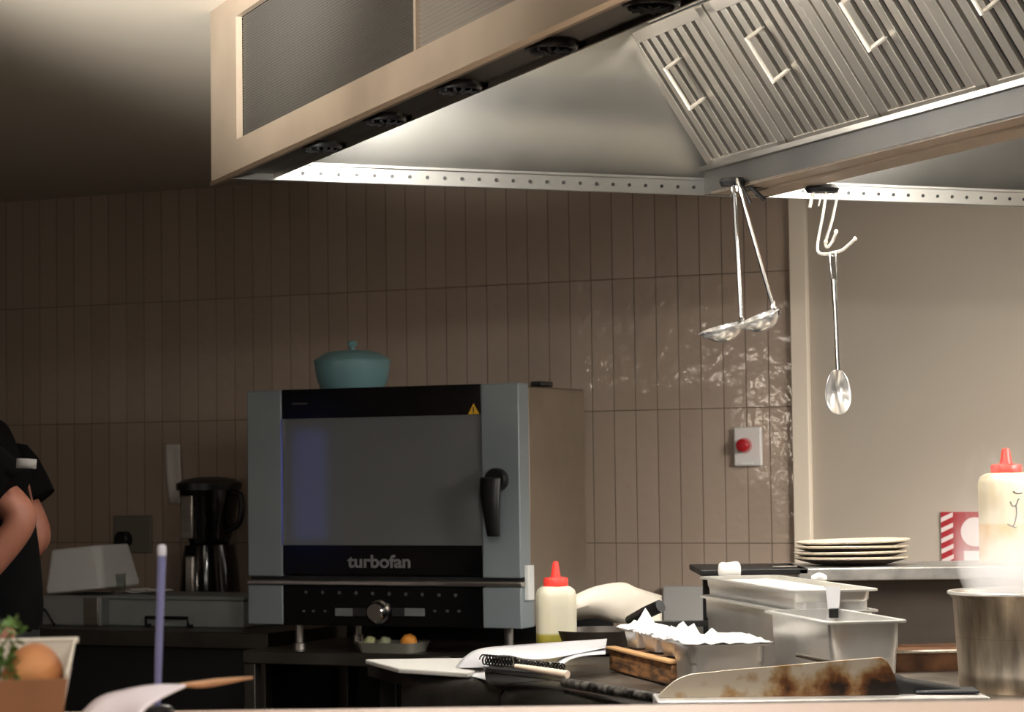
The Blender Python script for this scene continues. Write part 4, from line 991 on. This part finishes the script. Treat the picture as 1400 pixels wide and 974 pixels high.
for j in range(Vn + 1):
    v = -1 + 2*j/Vn; wv = math.sqrt(max(0, 1 - v*v)) * (1 - .16*v) * .0255; row = []
    for i in range(U + 1):
        u = -1 + 2*i/U; row.append(V((ct.x + u*wv + v*-.001, ct.y + .017*(1 - u*u)*(1 - v*v) , ct.z + v*.0465)))
    rows.append(row)
loft(bm, rows, closed=False); obj('spoon_bowl', bm, LADST, ss, solid=.0016, rot=(0, 0, 0))

# ------------------------------------------------------------------ person at the left edge
yq = 5.15
def P_(px, py, y=yq): return at_y(px, py, y)
per = thing('person', 'person in black shirt and apron cut off by the left edge of the photo', 'person', V((P_(-30, 700).x, yq, 0)))
O = per.location.copy()
def skin(name, J, E, mt, parent, sub=2, root=0):
    me = bpy.data.meshes.new(name); me.from_pydata([tuple(j[0]) for j in J], E, []); me.materials.append(mt)
    o = bpy.data.objects.new(name, me); link(o, parent)
    md = o.modifiers.new('skin', 'SKIN'); md.use_smooth_shade = True
    for i, j in enumerate(J):
        sv = me.skin_vertices[0].data[i]; r = j[1]; sv.radius = (r, r) if not isinstance(r, tuple) else r; sv.use_root = (i == root)
    s = o.modifiers.new('sub', 'SUBSURF'); s.levels = sub; s.render_levels = sub
    for p in me.polygons: p.use_smooth = True
    return o
zsho = 1.41
def lpz(px, py, y=yq): return P_(px, py, y) - O
hipz = .95
elN = lpz(38, 708, yq - .20); elF = lpz(57, 738, yq + .16)
shN = V((-.02, -.17, zsho - .02)); shF = V((.0, .17, zsho - .02))
wrN = lpz(-42, 806, yq - .22); wrF = lpz(-20, 790, yq + .14)
J = [(V((.02, 0, hipz)), (.135, .105)), (V((.03, 0, hipz + .16)), (.125, .10)), (V((.02, 0, hipz + .34)), (.15, .11)), (V((-.01, 0, zsho)), (.11, .09)), (V((-.09, 0, zsho + .08)), .055), (V((-.16, 0, zsho + .13)), (.075, .085)), (V((-.20, 0, zsho + .22)), (.08, .09)),
     (shN, .05), (elN, .042), (wrN, .028), (wrN + V((-.07, .02, -.045)), (.032, .016)),
     (shF, .05), (elF, .038), (wrF, .028), (wrF + V((-.07, -.02, -.045)), (.032, .016)),
     (V((.02, -.09, hipz - .08)), .085), (V((.0, -.10, .50)), .058), (V((.03, -.10, .09)), .04), (V((-.12, -.11, .04)), .035),
     (V((.02, .09, hipz - .08)), .085), (V((.0, .10, .50)), .058), (V((.03, .10, .09)), .04), (V((-.12, .11, .04)), .035)]
E = [(0, 1), (1, 2), (2, 3), (3, 4), (4, 5), (5, 6), (3, 7), (7, 8), (8, 9), (9, 10), (3, 11), (11, 12), (12, 13), (13, 14), (0, 15), (15, 16), (16, 17), (17, 18), (0, 19), (19, 20), (20, 21), (21, 22)]
def finger(i0, base, d, side):
    for k, (off, ln) in enumerate(((-.024, .062), (-.008, .072), (.008, .068), (.024, .054))):
        a = base + V((0, off, 0)); p1 = a + V((-.5*ln, 0, -.25*ln)); p2 = a + V((-.75*ln, 0, -.75*ln))
        n = len(J); J.extend([(a, .0095), (p1, .0085), (p2, .007)]); E.extend([(i0, n), (n, n+1), (n+1, n+2)])
    a = base + V((.045, side*.032, .0)); n = len(J); J.extend([(a, .011), (a + V((-.03, side*.012, -.03)), .009)]); E.extend([(i0, n), (n, n + 1)])
finger(10, J[10][0], None, 1); finger(14, J[14][0], None, -1)
skin('body', J, E, SKIN, per)
face = bmesh.new(); hc = V((-.20, 0, zsho + .17))
for y in (-.03, .03):
    g = bmesh.ops.create_icosphere(face, subdivisions=2, radius=.011); bmesh.ops.translate(face, vec=hc + V((-.075, y, .02)), verts=g['verts'])
obj('eyes', face, BLACK, per)
bm = bmesh.new(); bmesh.ops.create_icosphere(bm, subdivisions=3, radius=.108)
for v in bm.verts: v.co = V((v.co.x*1.0 + .018, v.co.y*.9, max(v.co.z, -.03 if v.co.x > 0 else .035)*1.05)) + hc + V((0, 0, .045))
obj('hair', bm, HAIR, per)
# shirt with sleeves, apron
slN = shN.lerp(elN, .70); slF = shF.lerp(elF, .5)
JS = [(V((.025, 0, hipz + .02)), (.155, .125)), (V((.03, 0, hipz + .16)), (.15, .118)), (V((.02, 0, hipz + .34)), (.172, .128)), (V((-.01, 0, zsho + .005)), (.125, .105)), (V((-.03, 0, zsho + .055)), .072),
      (shN, .08), (shF, .078)]
ES = [(0, 1), (1, 2), (2, 3), (3, 4), (3, 5), (3, 6)]
skin('shirt', JS, ES, SHIRT, per)
for sh_, el_, f_ in ((shN, elN, .72), (shF, elF, .60)):
    e_ = sh_.lerp(el_, f_); bm = bmesh.new(); tube(bm, [sh_.lerp(el_, -.12) + V((0, 0, .01)), sh_, sh_.lerp(e_, .35), sh_.lerp(e_, .7), e_], [.040, .080, .086, .084, .080], 20); obj('sleeve', bm, SHIRT, per)
JT = [(V((.02, 0, hipz + .03)), (.152, .122)), (V((.02, -.09, hipz - .10)), .105), (V((.0, -.10, .50)), .078), (V((.03, -.10, .12)), .062), (V((.02, .09, hipz - .10)), .105), (V((.0, .10, .50)), .078), (V((.03, .10, .12)), .062)]
skin('trousers', JT, [(0, 1), (1, 2), (2, 3), (0, 4), (4, 5), (5, 6)], TROUS, per)
bm = bmesh.new(); rows = []
for j in range(9):
    z = .45 + (hipz + .12 - .45)*j/8; rows.append([V((-.03 + .155*math.cos(a_)*(1 + .08*(8 - j)/8), .165*math.sin(a_)*(1 + .15*(8 - j)/8), z)) for a_ in [R(-150 + 300*i/24) for i in range(25)]])
loft(bm, rows, closed=False); obj('apron', bm, mat('black_apron', (11, 11, 12), .85), per, solid=.004)
lg = lpz(36, 634, yq - .262); bm = bmesh.new()
G = [[V((x, .004*abs(x)/.02, z)) for x in (-.02, -.01, 0, .01, .02)] for z in (-.010, 0, .010)]
loft(bm, G, closed=False); obj('sleeve_badge', bm, mat('badge_white', (140, 138, 136), .6), per, solid=.003, loc=lg, rot=(R(-8), R(3), R(6)))

# ------------------------------------------------------------------ pass counter and things on it
zpass = on_z(700, 966, 0).z
yE = 2.2; zpass = at_y(700, 966, yE).z
bm = bmesh.new(); box(bm, (0, yE - .3, zpass - .02), (3.2, .6, .04)); 
pc = obj('pass_counter', bm, BEIGE, bevel=.004); tag(pc, 'beige pass counter along the bottom edge of the photo', 'counter')
obj('counter_front', B((0, yE - .3, (zpass - .04)/2), (3.1, .5, zpass - .04)), mat('counter_panel', (70, 60, 52), .6), pc, smooth=False)
# food box
yb0, yb1 = 1.86, 2.02
xr = at_y(88, 900, yb1).x; xr0 = at_y(96, 876, yb1).x
zt = at_y(60, 877, yb1).z - zpass; ztf = at_y(40, 929, yb0).z - zpass
t = thing('takeaway_box', 'open cream and kraft takeaway box at the lower left on the pass counter', 'food box', V((at_y(80, 925, (yb0 + yb1)/2).x, (yb0 + yb1)/2, zpass)), R(10.3))
W = .13; D = (yb1 - yb0); fl = .014
bm = bmesh.new(); loft(bm, [[V((-W, D/2 - .002, 0)), V((0, D/2 - .002, 0)), V((fl, D/2 + .006, zt)), V((-W - fl, D/2 + .006, zt))], [V((-W, D/2, 0)), V((0, D/2, 0)), V((fl, D/2 + .008, zt)), V((-W - fl, D/2 + .008, zt))]])
obj('back_wall', bm, CREAM, t, smooth=False)
for sx, nm in ((1, 'side_wall'), (-1, 'side_wall')):
    x0_ = 0 if sx > 0 else -W; bm = bmesh.new()
    L1 = [V((x0_, -D/2, 0)), V((x0_, D/2, 0)), V((x0_ + sx*fl, D/2 + .006, zt)), V((x0_ + sx*fl*.55, -D/2 - .003, ztf + .004))]
    loft(bm, [L1, [p_ + V((-.0018*sx, 0, 0)) for p_ in L1]]); obj(nm, bm, CREAM, t, smooth=False)
bm = bmesh.new(); loft(bm, [[V((-W, -D/2, 0)), V((0, -D/2, 0)), V((fl*.55, -D/2 - .003, ztf)), V((-W - fl*.55, -D/2 - .003, ztf))], [V((-W, -D/2 + .002, 0)), V((0, -D/2 + .002, 0)), V((fl*.55, -D/2 - .001, ztf)), V((-W - fl*.55, -D/2 - .001, ztf))]])
obj('front_wall', bm, KRAFT, t, smooth=False)
obj('box_floor', B((-W/2, 0, .001), (W - .002, D - .004, .002)), KRAFT, t, smooth=False)
bm = bmesh.new(); tube(bm, [V((fl + .002, D/2 + .008, zt)), V((-W - fl, D/2 + .008, zt))], .0025, 8); obj('rolled_rim', bm, CREAM, t)
q = at_y(38, 906, yb0 + .06)
bm = bmesh.new(); bmesh.ops.create_icosphere(bm, subdivisions=4, radius=1)
for v in bm.verts:
    c = v.co.copy(); k = 1 + .06*math.sin(3*c.x + 1)*math.cos(3*c.y); v.co = V((c.x*.024*k, c.y*.04*k, c.z*.025*k))
o = obj('bread_roll', bm, BREAD, loc=(q.x, q.y + .02, zpass + .002 + .052)); tag(o, 'crusty golden bread roll inside the takeaway box', 'bread')
# herb sprig
q = at_y(2, 890, yb0 + .03)
sg_ = thing('herb_sprig', 'green leafy herb sprig at the left edge beside the bread roll', 'herb', V((q.x, q.y, zpass + .003)))
hh = q.z - zpass
bm = bmesh.new(); tube(bm, bez([(-.01, 0, 0), (-.004, 0, hh*.5), (0, 0, hh)], 6), .0016, 6)
for k in range(6): tube(bm, [V((0, 0, hh*(.5 + .1*k))), V((.012*math.cos(k*2.4), .012*math.sin(k*2.4), hh*(.5 + .1*k) + .012))], .001, 5)
obj('stem', bm, LEAF, sg_)
bm = bmesh.new(); rnd = random.Random(4)
for k in range(60):
    c = V((rnd.uniform(-.02, .013), rnd.uniform(-.02, .02), hh + rnd.uniform(-.022, .022))); L_ = rnd.uniform(.008, .014)
    rm = M.Rotation(rnd.uniform(0, 6.3), 3, 'Z') @ M.Rotation(rnd.uniform(-1.2, 1.2), 3, 'Y') @ M.Rotation(rnd.uniform(-1, 1), 3, 'X')
    vs = [bm.verts.new(c + rm @ V(p_)) for p_ in ((0, 0, 0), (L_*.5, L_*.32, .001), (L_, 0, .002), (L_*.5, -L_*.32, .001))]; bm.faces.new(vs)
lf = obj('leaves', bm, LEAF, sg_, smooth=False, solid=.0004); lf['kind'] = 'stuff'
# curved white sheet
def pl(px, py, y): return at_y(px, py, y)
bm = bmesh.new()
a = bez([V((*pl(88, 990, 2.0)[:2], zpass + .001)), pl(130, 958, 2.02), pl(170, 944, 2.04), pl(212, 937, 2.06), pl(254, 937, 2.08)], 6)
b_ = bez([V((*pl(150, 1010, 1.84)[:2], zpass + .001)), V((*pl(172, 998, 1.86)[:2], zpass + .004)), pl(192, 978, 1.88), pl(215, 958, 1.93), pl(254, 939, 2.05)], 6)
rows = [[p_.lerp(q_, j/6) for p_, q_ in zip(a, b_)] for j in range(7)]
loft(bm, rows, closed=False); o = obj('curled_paper_sheet', bm, mat('napkin_white', (232, 222, 226), .7), solid=.0012); tag(o, 'curved white paper sheet on the pass counter in front of the blue rod', 'paper')
# blue rod on a base (docket spike)
q = pl(215, 965, 2.17); zt = pl(221, 745, 2.17)
t = thing('docket_spike', 'upright blue rod with a pale tip behind the white paper sheet', 'docket spike', V((q.x, 2.17, zpass)))
bm = bmesh.new(); lathe(bm, [(.015, 0), (.015, .004), (.012, .007), (.005, .008)], 28); obj('spike_base', bm, BLACK, t)
tl = zt - t.location
bm = bmesh.new(); tube(bm, [V((0, 0, .006)), V((tl.x*.3, 0, tl.z*.35)), V((tl.x, 0, tl.z - .010))], [.0030, .0034, .0038], 12); obj('blue_rod', bm, mat('rod_blue', (122, 126, 170), .4, sss=.1), t)
bm = bmesh.new(); tube(bm, [V((tl.x, 0, tl.z - .010)), V((tl.x, 0, tl.z - .002)), V((tl.x, 0, tl.z))], [.0040, .0040, .0028], 12); obj('rod_tip', bm, mat('tip_white', (206, 206, 214), .4), t)
# wooden skewer resting on the paper
bm = bmesh.new(); pts = [pl(246, 937, 2.08), pl(275, 936, 2.1), pl(305, 932, 2.12), pl(345, 927, 2.14)]
tube(bm, bez(pts, 5), [.0012 + .0022*math.sin(PI*min(1, i/14)) for i in range(16)], 10)
o = obj('wooden_skewer', bm, WOOD); tag(o, 'thin brown wooden stick resting on the white paper sheet', 'stick')

# ------------------------------------------------------------------ lights
def lamp(name, typ, loc, energy, col, size=.2, target=None, sy=None, spread=None):
    l = bpy.data.lights.new(name, typ); l.energy = energy; l.color = col
    if typ == 'AREA':
        l.size = size
        if sy: l.shape = 'RECTANGLE'; l.size_y = sy
        if spread: l.spread = spread
    else: l.shadow_soft_size = size
    o = bpy.data.objects.new(name, l); COL.objects.link(o); o.location = loc
    if target is not None: o.rotation_euler = (V(target) - V(loc)).to_track_quat('-Z', 'Y').to_euler()
    return o
# unseen spot added to brighten a pool on the ceiling
def spot(name, loc, tgt, e, col, ang, blend=1, size=.1):
    o = lamp(name, 'SPOT', loc, e, col, size, tgt); o.data.spot_size = R(ang); o.data.spot_blend = blend; return o
spot('ceiling_fill_spot', (-1.0, 2.0, 1.6), (-.66, 3.85, ZC), 1300, (1, .97, .91), 28, 1, .10)
spot('fascia_fill_spot', (-1.7, 1.9, 1.45), hw(0, 1.0, 2.02), 260, (1, .95, .88), 34, 1, .08)  # second unseen spot, added to lift the hood fascia
# unseen area light added to brighten the right-hand wall
lamp('right_wall_fill', 'AREA', (2.3, 4.6, ZC - .03), 60, (1, .95, .89), .6, (2.3, 4.6, 0), .6)
lamp('lower_tile_fill', 'AREA', (1.9, 4.3, 1.72), 7, (1, .95, .89), .4, (1.0, 6.4, 0.75), .2, R(70))  # added fill for the lower right tiles, no fixture there
# unseen fill behind the camera, standing in for the dining side
lamp('dining_fill', 'AREA', (.3, -.6, 2.1), 12, (1, .94, .87), 1.6, (0.0, 5, 1.4), .5)
lamp('pass_fill', 'AREA', (.1, 1.7, 2.15), 10, (1, .93, .88), .9, (.1, 1.7, 0), .3)  # added overhead fill to brighten the pass counter
# window in the left wall
def refl(px, py):
    p = on_pl(px, py, WN, WN*OVC); d = (p - EYE).normalized(); r = d - 2*d.dot(WN)*WN
    return p + r*((wlx + .02 - p.x)/r.x)
wa, wb_ = refl(402, 588), refl(446, 738)
wn = obj('window_1', bx(wlx + .001, wlx + .02, min(wa.y, wb_.y), max(wa.y, wb_.y), min(wa.z, wb_.z), max(wa.z, wb_.z)), emit('dusk_window', (70, 86, 176), 1.7), smooth=False); wn['kind'] = 'structure'
print('window', wa, wb_)
# unseen small bulbs added on the left wall to glint in the glazed tiles
def refw(px, py):
    p = on_wall(px, py); d = (p - EYE).normalized(); r = d - 2*d.dot(WN)*WN
    return p + r*((wlx + .06 - p.x)/r.x)
BULB = emit('bulb_glow', (255, 240, 222), 320)
for i, (px, py) in enumerate(((925, 590), (985, 600), (1040, 575), (1072, 610))):
    q = refw(px, py); g = thing('glint_bulb', 'unseen bulb added on the left side wall for tile glints, %s of four along the row' % ('first', 'second', 'third', 'fourth')[i], 'lamp', q)
    bm = bmesh.new(); bmesh.ops.create_icosphere(bm, subdivisions=3, radius=.022); obj('bulb', bm, BULB, g)
    bm = bmesh.new(); tube(bm, [(-.06, 0, 0), (-.03, 0, 0)], .015, 10); obj('bulb_socket', bm, BLACK, g)
w = bpy.data.worlds.new('world'); scn.world = w; w.use_nodes = True
bg = w.node_tree.nodes['Background']; bg.inputs[0].default_value = (1, .9, .78, 1); bg.inputs[1].default_value = .03

scn.cycles.volume_bounces = 6; scn.cycles.max_bounces = 12
vs = scn.view_settings; vs.view_transform = 'Standard'; vs.look = 'None'; vs.gamma = 1; vs.exposure = 0.1; vs.use_curve_mapping = False
scn.display_settings.display_device = 'sRGB'
